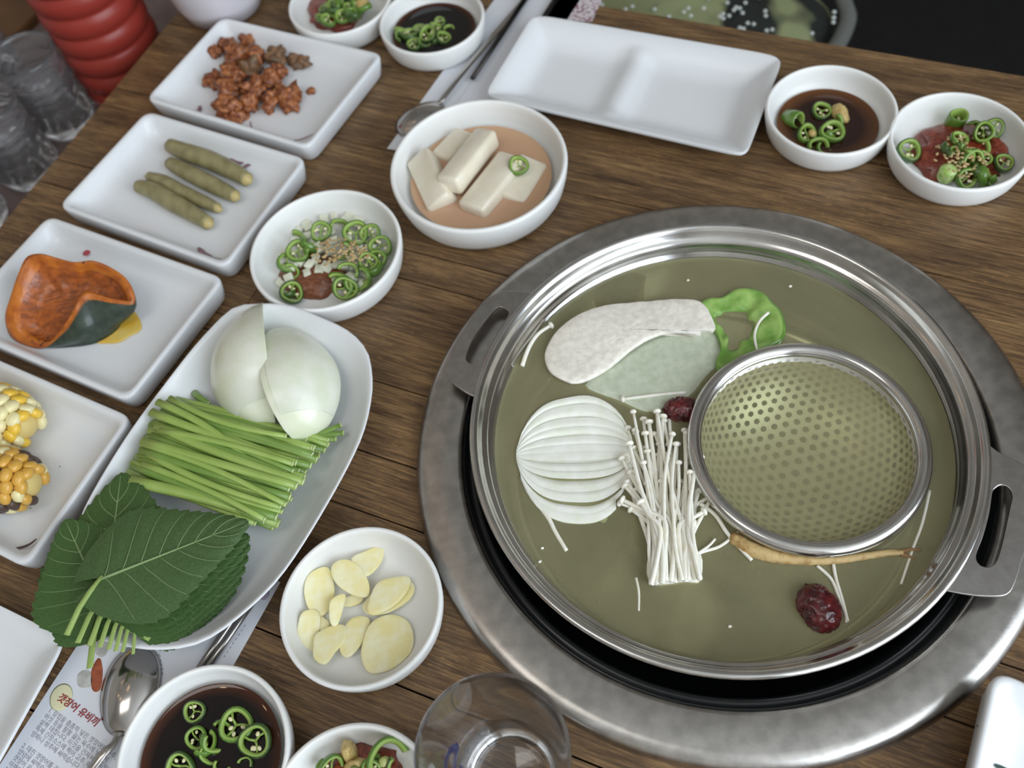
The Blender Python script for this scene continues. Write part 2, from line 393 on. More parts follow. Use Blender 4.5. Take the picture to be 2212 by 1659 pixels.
def broth_mat():
    m = bpy.data.materials.new('cloudy_broth'); m.use_nodes = True; nt = m.node_tree; N = nt.nodes; L = nt.links
    out = N['Material Output']; N.remove(N['Principled BSDF'])
    tr = N.new('ShaderNodeBsdfTransparent'); tr.inputs[0].default_value = (.84, .85, .66, 1)
    df = N.new('ShaderNodeBsdfDiffuse'); df.inputs[0].default_value = s2l((178, 172, 132))
    mx = N.new('ShaderNodeMixShader'); mx.inputs[0].default_value = .42; L.new(tr.outputs[0], mx.inputs[1]); L.new(df.outputs[0], mx.inputs[2])
    gl = N.new('ShaderNodeBsdfGlossy'); gl.inputs[1].default_value = .02; fr = N.new('ShaderNodeFresnel'); fr.inputs[0].default_value = 1.33
    m2 = N.new('ShaderNodeMixShader'); L.new(fr.outputs[0], m2.inputs[0]); L.new(mx.outputs[0], m2.inputs[1]); L.new(gl.outputs[0], m2.inputs[2])
    tc = N.new('ShaderNodeTexCoord'); nz = N.new('ShaderNodeTexNoise'); nz.inputs['Scale'].default_value = 14; nz.inputs['Detail'].default_value = 3
    L.new(tc.outputs['Object'], nz.inputs['Vector']); mr = N.new('ShaderNodeMapRange'); mr.inputs[1].default_value = .3; mr.inputs[2].default_value = .7; mr.inputs[3].default_value = .36; mr.inputs[4].default_value = .50
    L.new(nz.outputs['Fac'], mr.inputs[0]); L.new(mr.outputs[0], mx.inputs[0])
    L.new(m2.outputs[0], out.inputs[0]); return m
BZ = .0125
broth = mesh('broth', lathe([(.0001, BZ), (.02, BZ), (.08, BZ), (.12, BZ), (.1515, BZ), (.1536, BZ + .0003), (.1543, BZ + .0011)], PC, 96), broth_mat(), None)
tag(broth, 'murky olive green broth filling the steel pot', 'broth')

# perforated strainer bowl
SC = at(1752, 985, .021); SC = Vector((0.1848, 0.2418, .0205))
M_strain = mat('strainer_steel', (232, 230, 222), rough=.45, metal=1.0)
strain = thing('strainer', 'round perforated steel strainer bowl with a rolled rim standing in the broth', 'strainer', SC + Vector((0, 0, -.05)))
RB, DP = .0735, .046
def bowlpt(p):
    """planar point (radius up to 1) to the strainer's rounded bowl"""
    r = math.hypot(*p); a = min(r, 1.0) * PI / 2
    q = .965 * RB * (math.sin(a) ** .92 if r > 1e-6 else 0)
    z = -DP * (math.cos(a) ** 1.0)
    k = q / r if r > 1e-6 else 0
    return SC + Vector((p[0] * k, p[1] * k, z))
hv, hf = [], []; hs = .074
rng = int(1 / hs) + 2
hx = [(math.cos(PI / 6 + PI / 3 * k), math.sin(PI / 6 + PI / 3 * k)) for k in range(6)]
for i in range(-rng, rng + 1):
    for j in range(-rng, rng + 1):
        cx = hs * (i + (.5 if j % 2 else 0)); cy = hs * j * math.sqrt(3) / 2
        rc = math.hypot(cx, cy)
        if rc > .99: continue
        R_ = hs / math.sqrt(3); o = len(hv)
        hv += [bowlpt((cx + R_ * x, cy + R_ * y)) for x, y in hx]
        if rc < .93:
            hv += [bowlpt((cx + R_ * .54 * x, cy + R_ * .54 * y)) for x, y in hx]
            hf += [(o + k, o + (k + 1) % 6, o + 6 + (k + 1) % 6, o + 6 + k) for k in range(6)]
        else: hf.append(tuple(range(o, o + 6)))
bm = bmesh.new()
for v in hv: bm.verts.new(v)
bm.verts.ensure_lookup_table()
for f in hf: bm.faces.new([bm.verts[i] for i in f])
bmesh.ops.remove_doubles(bm, verts=bm.verts[:], dist=.00005); bm.verts.index_update()
vf = ([v.co.copy() for v in bm.verts], [tuple(v.index for v in f.verts) for f in bm.faces]); bm.free()
mesh('perforated_bowl', vf, M_strain, strain)
def torus(R, r, c, n=96, m=14, sq=1.0):
    return lathe([(R + r * math.cos(2 * PI * k / m), r * sq * math.sin(2 * PI * k / m)) for k in range(m)], c, n, closed=True)
mesh('rolled_rim', torus(.0742, .0050, SC + Vector((0, 0, .001))), M_steel2, strain)
mesh('side_band', lathe([(.0700, -.012), (.0708, -.004), (.0712, .0008)], SC, 96), M_strain, strain)

# ------------------------------------------------------------------ crockery
def bowl(name, label, c, R, H, th=.0034, m=M_white2, base=.85, group=None, foot=.0):
    t = thing(name, label, 'bowl', Vector((c[0], c[1], foot)), group)
    b = R * base
    pr = [(.0001, .0006), (b * .92, .0006), (b * .94, 0), (b, 0), (b + (R - b) * .38, H * .10), (b + (R - b) * .66, H * .28), (R * .985, H * .62), (R, H * .90), (R - .0003, H * .965), (R - .0010, H * .992), (R - .0020, H), (R - th + .0006, H * .99), (R - th, H * .955),
          (R - th - .0006, H * .8), (R - th - R * .035, H * .5), (R - th - R * .11, H * .28), (R - th - R * .22, H * .175), (R * .55, H * .135), (R * .3, H * .125), (.0001, H * .12)]
    mesh('bowl_body', lathe([(r, z + foot) for r, z in pr], (c[0], c[1], 0), 72), m, t)
    return t
BH = .026; KB = (CAMH - BH) / (CAMH - .035)
B = {'garlic': (-.1216, .1914), 'cond': (-.1226, .4830), 'sauce': (.3005, .5205), 'right': (.3817, .4608), 'soy': (-.2227, .1216), 'paste': (-.137, .0712), 'chili': (-.0873, .7865), 'topsoy': (-.0037, .7353)}
B = {k: (v[0] * KB, v[1] * KB) for k, v in B.items()}
B['chili'] = (B['chili'][0], B['chili'][1] + .004); B['cond'] = (-.1249, .4919); B['radish'] = (.0100, .5435)
G_B = 'small white sauce bowls'
bowl('garlic_bowl', 'small white bowl holding raw garlic slices', B['garlic'], 0.0531, BH, group=G_B)
bowl('sauce_bowl', 'small white bowl of thin soy sauce between the divided plate and the paste bowl', B['sauce'], 0.0531, BH, group=G_B)
bowl('paste_bowl', 'small white bowl of red paste topped with sesame, touching the right frame edge', B['right'], 0.0541, BH, group=G_B)
bowl('soy_bowl', 'small white bowl full of dark soy sauce standing on the printed paper beside the spoon', B['soy'], 0.0534, BH, group=G_B)
bowl('relish_bowl', 'small white bowl of red paste with a lump of minced garlic, beside the drinking glass', B['paste'], 0.0519, BH, group=G_B)
bowl('chili_bowl', 'small white bowl heaped with chopped green chili behind the orange kimchi plate', B['chili'], 0.0517, BH, group=G_B)
bowl('dark_sauce_bowl', 'small white bowl of near-black soy sauce at the far end of the paper sleeve', B['topsoy'], 0.0509, BH, group=G_B)
bowl('onion_relish_bowl', 'medium white bowl of diced onion, chili and brown paste', B['cond'], .0625, .028, th=.0036)
bowl('radish_bowl', 'largest white bowl, holding radish sticks in pink brine', B['radish'], .0743, .034, th=.0042)

def rr(cs, inset, z, rad, n=6):
    """rounded quad loop from four corners (Vectors), inset towards the centre"""
    out = []; m = 4; P = [Vector((c.x, c.y, 0)) for c in cs]; Q = []
    for i in range(m):
        a, b, c = P[i - 1], P[i], P[(i + 1) % m]
        d1 = (b - a).normalized(); d2 = (c - b).normalized(); s = 1 / max(abs(d1.x * d2.y - d1.y * d2.x), .2)
        Q.append(b + (-d1 + d2) * inset * s * 1.0)
    for i in range(m):
        a, b, c = Q[i - 1], Q[i], Q[(i + 1) % m]
        p = b + (a - b).normalized() * rad; q = b + (c - b).normalized() * rad
        for k in range(n + 1):
            t = k / n; v = p * (1 - t) ** 2 + b * 2 * t * (1 - t) + q * t * t; out.append(Vector((v.x, v.y, z)))
        e = (c - b).normalized()
        for k in (1, 2, 3): 
            s0 = q; s1 = c + (b - c).normalized() * rad; v = s0.lerp(s1, k / 4); out.append(Vector((v.x, v.y, z)))
    return out
def quad_plate(name, label, cs, H=.022, group=None, zf=None, m=M_white, z0=0.0):
    c = sum(cs, Vector()) / 4; t = thing(name, label, 'plate', Vector((c.x, c.y, z0)), group)
    ls = [rr(cs, .0075, 0.0006, .011), rr(cs, .0045, 0, .011), rr(cs, .0024, .003, .011), rr(cs, .0008, H * .6, .011), rr(cs, .0002, H * .88, .011), rr(cs, .0006, H * .97, .011), rr(cs, .002, H, .010), rr(cs, .0045, H * .985, .009), rr(cs, .0065, H * .88, .009),
          rr(cs, .0095, H * .62, .010), rr(cs, .0130, H * .42, .012), rr(cs, .018, H * .33, .012), rr(cs, .026, H * .29, .012), rr(cs, .045, H * .27, .008)]
    vs, fs = loops(ls)
    vs = [Vector((v.x, v.y, (zf(v) if zf else v.z) + (0 if zf else z0))) for v in vs]
    mesh('plate_body', (vs, fs), m, t)
    return t
HP = .022
p1 = [at(*p, HP) for p in ((478, 35), (829, 116), (665, 322), (312, 214))]
p2 = [at(*p, HP) for p in ((316, 238), (664, 342), (486, 580), (123, 446))]
p3 = [at(*p, HP) for p in ((104, 464), (486, 600), (276, 868))]; p3.append(p3[0] + p3[2] - p3[1])
e_s = (p3[2] - p3[1]); e_l = (p3[0] - p3[1])
p4b = at(286, 900, HP); p4c = at(55, 1228, HP); p4 = [p4b + e_l, p4b, p4c, p4c + e_l]
G_P = 'rectangular side-dish plates in a row'
plates = []
for cs, lab in ((p1, 'white rectangular plate of orange-red spicy chunks, farthest of the row'), (p2, 'white rectangular plate holding four pickled green peppers'), (p3, 'white rectangular plate holding a wedge of steamed pumpkin'), (p4, 'white speckled rectangular plate holding grilled corn')):
    plates.append(quad_plate('side_plate', lab, cs, HP, G_P))
# brush-painted decoration, printed flat on the plates
M_plum = mat('plum_print', (134, 104, 112), rough=.3); M_red = mat('red_print', (176, 72, 84), rough=.3); M_brown = mat('brown_print', (84, 62, 66), rough=.3); M_grey = mat('grey_print', (150, 146, 150), rough=.3); M_green_p = mat('green_print', (70, 88, 84), rough=.3)
def stroke(parent, pts, w, m, z, name='painted_stroke'):
    P = crom(pxs(pts, z), 6); n = len(P)
    mesh(name, tube(P, [w * (.35 + .65 * math.sin(PI * min(.95, (k + 1) / (n + 1)))) for k in range(n)], 6, .12), m, parent)
zp = HP * .30 + .0004
stroke(plates[0], [(540, 262), (550, 285), (590, 300), (640, 303), (675, 290)], .0009, M_plum, .0085)
stroke(plates[0], [(400, 236), (420, 240), (438, 246)], .0016, M_plum, .0095); stroke(plates[0], [(432, 228), (430, 240), (426, 246)], .0024, M_plum, .0090); stroke(plates[0], [(430, 252), (452, 256), (475, 260)], .0016, M_plum, .0078)
stroke(plates[0], [(520, 70), (535, 74), (548, 88)], .0022, M_plum, .0085)
stroke(plates[1], [(276, 298), (310, 297), (352, 294)], .0010, M_grey, .0085); stroke(plates[1], [(498, 340), (510, 352), (528, 350)], .0026, M_plum, .0085); stroke(plates[1], [(518, 368), (536, 356), (542, 357)], .0022, M_plum, .0085)
stroke(plates[1], [(421, 545), (440, 548), (458, 555)], .0018, M_plum, .0115); stroke(plates[1], [(428, 535), (436, 543), (445, 550)], .0020, M_plum, .0115); stroke(plates[1], [(458, 555), (470, 558), (480, 560)], .0005, M_grey, .0125)
for (x, y, r) in ((191, 523, .0042), (187, 546, .0033)):
    c = at(x, y, .0095); mesh('painted_berry', sph(c, (r, r, .0004), 16, 6), M_red, plates[2])
stroke(plates[2], [(207, 520), (214, 524), (222, 521)], .0006, M_grey, .0105)
stroke(plates[3], [(-10, 1187), (30, 1186), (60, 1178), (79, 1164)], .0011, M_brown, .0140)
random.seed(3)
for (x, y) in ((110, 846), (196, 886), (198, 907), (129, 1008), (247, 959), (98, 1035), (77, 1085), (66, 1098), (134, 860), (148, 868)):
    mesh('glaze_speck', sph(at(x, y, .0075), (.0006, .0005, .0002), 6, 4), M_brown, plates[3])

# divided serving plates (height field)
def field_plate(name, label, cs, hfun, n=48, m=36, th=.0028, rad=.07, mt=M_white, z0=0.0, cat='plate'):
    c = sum(cs, Vector()) / 4; t = thing(name, label, cat, Vector((c.x, c.y, z0)))
    L_ = (cs[1] - cs[0]).length; S_ = (cs[3] - cs[0]).length; vs, fs = [], []
    for j in range(m + 1):
        for i in range(n + 1):
            s = .5 - .5 * math.cos(PI * i / n); q = .5 - .5 * math.cos(PI * j / m)
            # round the corners: squash the square towards a superellipse
            a, b = 2 * s - 1, 2 * q - 1; k = max(abs(a), abs(b)); e = 15.0
            nrm = (abs(a) ** e + abs(b) ** e) ** (1 / e)
            if nrm > 1e-6: a, b = a * k / nrm, b * k / nrm
            ss, qq = (a + 1) / 2, (b + 1) / 2
            p = (cs[0] * (1 - ss) + cs[1] * ss) * (1 - qq) + (cs[3] * (1 - ss) + cs[2] * ss) * qq
            d = min(min(ss, 1 - ss) * L_, min(qq, 1 - qq) * S_)
            vs.append(Vector((p.x, p.y, z0 + hfun(ss, qq, d))))
    for j in range(m):
        for i in range(n): a = j * (n + 1) + i; fs.append((a, a + 1, a + n + 2, a + n + 1))
    o = mesh('plate_body', (vs, fs), mt, t)
    md = o.modifiers.new('thick', 'SOLIDIFY'); md.thickness = th; md.offset = -1.0
    bv = o.modifiers.new('edge', 'BEVEL'); bv.width = .0009; bv.segments = 2; bv.limit_method = 'ANGLE'; bv.angle_limit = math.radians(50)
    if o.data.polygons[0].normal.z < 0: o.data.flip_normals()
    return t
def sm(x): x = min(max(x, 0), 1); return x * x * (3 - 2 * x)
def h_div(s, q, d):
    base = .0035 + .0160 * (1 - sm(d / .032)) ** 1.15
    ridge = .0095 * math.exp(-((s - .47) / .055) ** 2) * sm(d / .02)
    return max(base, base * .6 + ridge) if ridge > .0005 else base
rz = .0195
rp = [at(*p, rz) for p in ((1152, 30), (1693, 122), (1612, 337), (1045, 207))]
field_plate('divided_plate', 'long white plate with two shallow hollows behind the pot', rp, h_div)
c5 = at(142, 1378, .019); dl = (rp[0] - rp[1]).normalized(); 
c5b = at(-2, 1637, .019); d5s = (c5b - c5).normalized(); d5l = (at(0, 1308, .019) - c5).normalized()
p5 = [c5 + d5l * .23, c5, c5 + d5s * .13, c5 + d5l * .23 + d5s * .13]
field_plate('empty_plate', 'empty white plate with a raised rim in the bottom left corner', p5, lambda s, q, d: .0035 + .0150 * (1 - sm(d / .026)) ** 1.2)
# plate leaning on the trim ring
H6 = .024
c6 = at(2148, 1443, H6 + .012); d6a = (at(2097, 1659, H6 + .008) - c6).normalized(); d6b = (at(2212, 1470, H6 + .012) - c6).normalized()
p6 = [c6, c6 + d6b * .18, c6 + d6b * .18 + d6a * .128, c6 + d6a * .128]
_c6 = c6.copy()
def z6(v):
    f = 1.0 - min(max((Vector((v.x, v.y, 0)) - Vector((_c6.x, _c6.y, 0))).dot(d6b + d6a * .5) / .19, 0), 1)
    return v.z + .0118 * f
t6 = quad_plate('side_plate', 'white speckled plate propped on the steel trim ring at bottom right', p6, H6, G_P, zf=z6)
stroke(t6, [(2164, 1513), (2185, 1512), (2212, 1514), (2240, 1512)], .0013, M_plum, .0205); stroke(t6, [(2148, 1652), (2165, 1660), (2185, 1668)], .0014, M_green_p, .0195)
for (x, y) in ((2153, 1470), (2134, 1556), (2111, 1568), (2194, 1484), (2075, 1641)): mesh('glaze_speck', sph(at(x, y, .0195 if x > 2120 else .03), (.0006, .0005, .0003), 6, 4), M_brown, t6)

# boat-shaped vegetable plate
ov_px = [(500, 663), (545, 654), (620, 656), (690, 682), (752, 712), (790, 752), (802, 800), (800, 860), (775, 950), (700, 1092), (605, 1240), (510, 1335), (430, 1388), (350, 1403), (270, 1396), (200, 1372), (145, 1310), (138, 1230), (162, 1130), (205, 1040), (280, 920), (380, 788), (440, 718)]
OV = resample(crom(pxs(ov_px, .030), 8, True), 72)
ovc = sum(OV, Vector()) / 72
ax = (at(650, 680, .03) - at(250, 1390, .03)).normalized()
def ovz(p, z):
    s = abs((Vector((p.x, p.y, 0)) - Vector((ovc.x, ovc.y, 0))).dot(ax)) / .17
    return z * (.86 + .14 * min(s, 1.2) ** 2)
def ovl(k, z, cap=False):
    out = []
    for p in OV:
        q = Vector((p.x, p.y, 0)); c = Vector((ovc.x, ovc.y, 0)); v = c + (q - c) * k; out.append(Vector((v.x, v.y, ovz(p, z))))
    return out
t = thing('vegetable_plate', 'white boat-shaped plate carrying onion, chives and perilla leaves', 'plate', Vector((ovc.x, ovc.y, 0)))
mesh('plate_body', loops([ovl(.60, .0008), ovl(.64, 0), ovl(.70, .002), ovl(.84, .013), ovl(.965, .0265), ovl(.992, .0292), ovl(1.0, .0304), ovl(.994, .0312), ovl(.980, .0308), ovl(.955, .0280), ovl(.90, .0205), ovl(.82, .0120), ovl(.72, .0065), ovl(.60, .0045), ovl(.3, .0042)]), M_white, t)
def ov_floor(p):
    """height of the boat plate's inside at a point"""
    q = Vector((p.x - ovc.x, p.y - ovc.y, 0)); a = math.atan2(q.y, q.x); best = min(OV, key=lambda o: abs(((math.atan2(o.y - ovc.y, o.x - ovc.x) - a + PI) % (2 * PI)) - PI))
    k = q.length / max((Vector((best.x, best.y, 0)) - Vector((ovc.x, ovc.y, 0))).length, 1e-6)
    tb = [(0, .0042), (.6, .0045), (.72, .0065), (.82, .012), (.90, .0205), (.955, .028), (1.0, .0312), (3, .0312)]
    for (a0, b0), (a1, b1) in zip(tb, tb[1:]):
        if k <= a1: return b0 + (b1 - b0) * (k - a0) / (a1 - a0)
    return .031
# ------------------------------------------------------------------ food materials
M_skin = mat('chili_skin', (78, 116, 38), (104, 140, 52), scale=300, rough=.22, spec=.6, coat=.3)
M_skin_d = mat('chili_skin_dark', (52, 78, 32), (74, 102, 44), scale=300, rough=.22, spec=.6, coat=.3)
M_flesh_g = mat('chili_flesh', (128, 158, 66), (160, 184, 98), scale=400, rough=.35)
M_seed = mat('chili_seed', (228, 220, 178), rough=.4)
M_onion = mat('onion_white', (236, 236, 218), (224, 228, 200), scale=60, rough=.28, sss=.25, sssr=(1, .95, .7), coat=.2)
M_onion_face = mat('onion_cut', (250, 250, 240), (238, 240, 222), scale=90, rough=.35, sss=.2, sssr=(1, .95, .7))
M_garlic = mat('garlic_flesh', (253, 246, 208), (248, 234, 172), scale=120, rough=.3, sss=.35, sssr=(1, .9, .5))
M_mash = mat('minced_garlic', (214, 190, 128), (190, 160, 96), scale=500, rough=.4, bump=.5, bscale=700)
M_paste_b = mat('brown_paste', (138, 84, 54), (112, 62, 38), scale=250, rough=.3, bump=.9, bscale=420, coat=.3)
M_paste_r = mat('red_paste', (150, 66, 42), (108, 40, 26), scale=250, rough=.25, bump=.9, bscale=420, coat=.4)
M_sesame = mat('sesame', (206, 180, 132), (176, 146, 98), scale=300, rough=.5)

def liquid_mat(name, c0, c1, r0, r1, rough=.03, spec=.5):
    m = bpy.data.materials.new(name); m.use_nodes = True; nt = m.node_tree; N = nt.nodes; L = nt.links; b = N['Principled BSDF']
    tc = N.new('ShaderNodeTexCoord'); ln = N.new('ShaderNodeVectorMath'); ln.operation = 'LENGTH'; L.new(tc.outputs['Object'], ln.inputs[0])
    mr = N.new('ShaderNodeMapRange'); mr.inputs[1].default_value = r0; mr.inputs[2].default_value = r1; L.new(ln.outputs['Value'], mr.inputs[0])
    cr = N.new('ShaderNodeValToRGB'); cr.color_ramp.elements[0].color = s2l(c0); cr.color_ramp.elements[1].color = s2l(c1); L.new(mr.outputs[0], cr.inputs[0]); L.new(cr.outputs[0], b.inputs['Base Color'])
    b.inputs['Roughness'].default_value = rough; b.inputs['Specular IOR Level'].default_value = spec
    return m
def liquid(name, label, c, R, z, m, cat='sauce'):
    o = mesh(name, lathe([(.0001, z), (R * .4, z), (R * .8, z), (R * .97, z + .0001), (R, z + .0006)], (c[0], c[1], 0), 64), m)
    return tag(o, label, cat)
liquid('soy_sauce', 'dark soy sauce in the bowl beside the spoon', B['soy'], .0440, .0125, liquid_mat('soy_dark', (20, 11, 8), (70, 34, 16), .036, .0435))
liquid('soy_sauce', 'reddish brown soy sauce in the bowl right of the divided plate', B['sauce'], .0415, .0085, liquid_mat('soy_thin', (44, 20, 13), (104, 66, 36), .028, .0410))
liquid('soy_sauce', 'near-black soy sauce in the far bowl by the paper sleeve', B['topsoy'], .0405, .0115, liquid_mat('soy_far', (20, 17, 18), (74, 42, 24), .034, .040))
liquid('radish_brine', 'opaque salmon pink brine in the largest white bowl', B['radish'], .0600, .0155, liquid_mat('brine', (196, 156, 128), (204, 166, 132), .04, .058, .12), 'brine')

# sector of a bowl, for labels
def ctr_px(c, z):
    v = Vector((c[0], c[1], z)) - Vector((0, 0, CAMH)); d = v.dot(FWD)
    return IW / 2 + FPX * v.dot(RGT) / d, IH / 2 - FPX * v.dot(UPV) / d
def sector(px, py, c, R):
    x, y = ctr_px(c, .02); e = ctr_px((c[0] + R, c[1]), .02); r = max(abs(e[0] - x), 20); dx, dy = (px - x) / r, (y - py) / r * 1.25
    if math.hypot(dx, dy) < .22: return 'at the middle of'
    k = int(((math.degrees(math.atan2(dy, dx)) + 22.5) % 360) // 45)
    return ('on the right side of', 'on the far right of', 'on the far side of', 'on the far left of', 'on the left side of', 'on the near left of', 'on the near side of', 'on the near right of')[k]
# chili pieces: shared meshes
def chili_mesh(v):
    rnd = random.Random(v); n = 20; vs, fs, mi = [], [], []
    arc = 2 * PI if v < 4 else PI * 1.1
    m = n if v < 4 else n + 1; el = .86 + .14 * rnd.random()
    H_ = [.30, .36, .28, 1.05, .40, .34][v]; wl = .27
    for k in range(m):
        a = arc * k / n; w = 1 + .05 * math.sin(3 * a + v)
        for (r, z) in ((w - .03, -H_), (w * 1.02, 0), (w - .02, H_ * .9), (w - .13, H_), (w - wl, H_ * .92), (w - wl * 1.2, 0), (w - wl, -H_ * .95)):
            vs.append(Vector((r * math.cos(a), el * r * math.sin(a), z)))
    for k in range(n):
        q = (k + 1) % m
        for i in range(7):
            j = (i + 1) % 7; fs.append((k * 7 + i, q * 7 + i, q * 7 + j, k * 7 + j)); mi.append(0 if i in (0, 1, 2) else 1)
    if v >= 4: fs.append((6, 5, 4, 3, 2, 1, 0)); fs.append(tuple(n * 7 + i for i in range(7))); mi += [1, 1]
    parts = [(vs, fs, mi)]
    if v < 4:
        for a in ([0, 2.1, 4.2] if v % 2 == 0 else [.4, 3.4]):
            p = tube([Vector((.82 * math.cos(a), el * .82 * math.sin(a), 0)), Vector((.4 * math.cos(a + .2), .4 * math.sin(a + .2), 0)), Vector((0, 0, 0))], [.10, .07, .09], 6)
            parts.append(setm(p, 1))
        for k in range(4):
            a = rnd.random() * 6.28; r = .3 + .25 * rnd.random(); parts.append(setm(sph((r * math.cos(a), r * math.sin(a), .08), (.17, .13, .08), 7, 5, rot=Matrix.Rotation(a, 3, 'Z')), 2))
    vs, fs, mi = join(*parts); me = bpy.data.meshes.new('chili_ring')
    me.from_pydata([tuple(x) for x in vs], [], fs)
    me.polygons.foreach_set('material_index', mi); me.polygons.foreach_set('use_smooth', [True] * len(fs))
    bm = bmesh.new(); bm.from_mesh(me); bmesh.ops.recalc_face_normals(bm, faces=bm.faces[:]); bm.to_mesh(me); bm.free()
    return me
CH = {}
for dark in (0, 1):
    for v in range(6):
        me = chili_mesh(v)
        for x in (M_skin_d if dark else M_skin, M_flesh_g, M_seed): me.materials.append(x)
        CH[(v, dark)] = me
def chili(px, py, z, r, v, bowlname, c, R, tilt=0.0, taz=0.0, spin=None, dark=0, group=None, look=None):
    o = bpy.data.objects.new('chili_ring' if v < 4 else 'chili_strip', CH[(v, dark)]); COL.objects.link(o)
    o.location = at(px, py, z); o.scale = (r * 1.08, r * 1.08, r * 1.08)
    axis = Vector((math.cos(taz), math.sin(taz), 0))
    o.rotation_euler = (Matrix.Rotation(tilt, 3, axis) @ Matrix.Rotation(random.random() * 6.28 if spin is None else spin, 3, 'Z')).to_euler()
    kind = look or {0: 'thin green chili ring', 1: 'green chili ring', 2: 'thin green chili ring', 3: 'thick upright cut of green chili', 4: 'curved strip of green chili', 5: 'curved strip of green chili'}[v]
    return tag(o, f'{kind} {sector(px, py, c, R)} the {bowlname}', 'chili', group or f'chili pieces in the {bowlname}')
random.seed(11)
def seeds(name, label, cx, cy, sx, sy, z, n, zr=.004, parent=None, dz=0.0):
    parts = []
    for k in range(n):
        a = random.random() * 6.28; r = random.random() ** .6
        p = at(cx + sx * r * math.cos(a), cy + sy * r * math.sin(a), z + zr * (1 - r) + random.random() * .0012)
        parts.append(sph(p, (.0019, .0011, .0008), 6, 4, rot=Matrix.Rotation(random.random() * 6.28, 3, 'Z') @ Matrix.Rotation(random.uniform(-.6, .6), 3, 'X')))
    o = mesh(name, join(*parts)[:2], M_sesame); return tag(o, label, 'sesame seeds', kind='stuff')
def paste(name, label, cx, cy, sx, sy, z0, h, m, seed=0, cat='paste', n=26):
    """lumpy mound; its half axes are given in pixels"""
    c = at(cx, cy, z0); rx = (at(cx + sx, cy, z0) - c).length; ry = (at(cx, cy + sy, z0) - c).length
    vs, fs = sph(c, (rx, ry, h), n, 12, .28, 160, seed)
    vs = [Vector((v.x, v.y, max(v.z, z0 - .0012))) for v in vs]
    return tag(mesh(name, (vs, fs), m), label, cat)

# ---- onion relish bowl
cc, cR, bn = B['cond'], .0625, 'onion relish bowl'
paste('bean_paste', 'brown bean paste showing at the near left of the onion relish bowl', 680, 606, 66, 42, .0045, .0085, M_paste_b, 3)
paste('bean_paste', 'thin smear of brown paste under the onion dice', 662, 585, 60, 50, .0042, .0045, M_paste_b, 8)
dice = [(700, 474, .011), (722, 468, .012), (742, 480, .011), (664, 487, .010), (690, 492, .012), (640, 520, .010), (664, 510, .011), (713, 500, .013), (772, 480, .010), (786, 498, .010), (612, 548, .0095), (624, 600, .0105), (606, 612, .009), (650, 566, .012), (682, 560, .013), (668, 572, .013), (664, 590, .012), (690, 582, .012), (706, 578, .0115),
        (728, 572, .013), (744, 574, .012), (778, 578, .011), (790, 590, .010), (757, 555, .013), (712, 540, .013), (690, 535, .014), (800, 552, .011), (775, 530, .012), (760, 600, .011), (630, 575, .011), (645, 500, .009), (755, 470, .010), (775, 555, .012), (800, 535, .012), (765, 575, .012), (755, 600, .011), (785, 612, .010), (770, 625, .0095), (730, 600, .011), (800, 595, .010), (655, 545, .0115), (635, 555, .010), (720, 520, .0135), (750, 515, .0125), (680, 520, .0125), (810, 515, .0105)]
for k, (x, y, z) in enumerate(dice):
    s = random.uniform(.0074, .0098)
    R3 = Matrix.Rotation(random.random() * 3, 3, 'Z') @ Matrix.Rotation(random.uniform(-.35, .35), 3, 'X') @ Matrix.Rotation(random.uniform(-.35, .35), 3, 'Y')
    o = mesh('onion_dice', box(at(x, y, z), (s, s * random.uniform(.7, 1), random.uniform(.0034, .0050)), R3, .0006), M_onion)
    tag(o, f'white square of diced onion {sector(x, y, cc, cR)} the onion relish bowl', 'onion', 'diced onion in the relish bowl')
for (x, y, z, r, v, ti, ta, dk) in [(693, 500, .0165, .0074, 1, .5, .3, 0), (640, 520, .0150, .0070, 4, .4, 1, 0), (668, 528, .0155, .0068, 4, .9, 2, 0), (643, 543, .0165, .0078, 0, .35, .2, 0), (620, 568, .0130, .0070, 2, .7, 1.2, 0), (676, 540, .0155, .0064, 5, .7, 2.1, 0),
        (734, 492, .0160, .0066, 5, .5, 1.0, 0), (768, 504, .0160, .0088, 0, .45, .4, 0), (800, 506, .0150, .0072, 2, .5, -.3, 0), (822, 532, .0140, .0080, 1, .55, -.2, 0), (736, 540, .0180, .0064, 5, 1.1, .2, 0), (795, 566, .0150, .0068, 0, .4, .6, 0), (815, 560, .0140, .0066, 2, .5, -.5, 0), (806, 580, .0135, .0066, 4, .3, 3.5, 0),
        (752, 588, .0160, .0074, 4, .6, .2, 0), (733, 620, .0140, .0098, 4, .6, .1, 0), (745, 622, .0150, .0086, 1, .8, .3, 0), (766, 608, .0150, .0080, 4, .9, .5, 0), (782, 600, .0140, .0074, 5, .9, -.6, 0), (630, 632, .0105, .0078, 2, .55, .9, 1), (618, 628, .0095, .0068, 5, .4, 2.6, 1), (628, 588, .0115, .0058, 5, .5, 1.0, 0)]:
    chili(x, y, z + .0015, r * 1.16, v, bn, cc, cR, ti, ta, dark=dk)
seeds('sesame_seeds', 'pale sesame seeds sprinkled over the onion relish', 735, 545, 62, 32, .0195, 120)
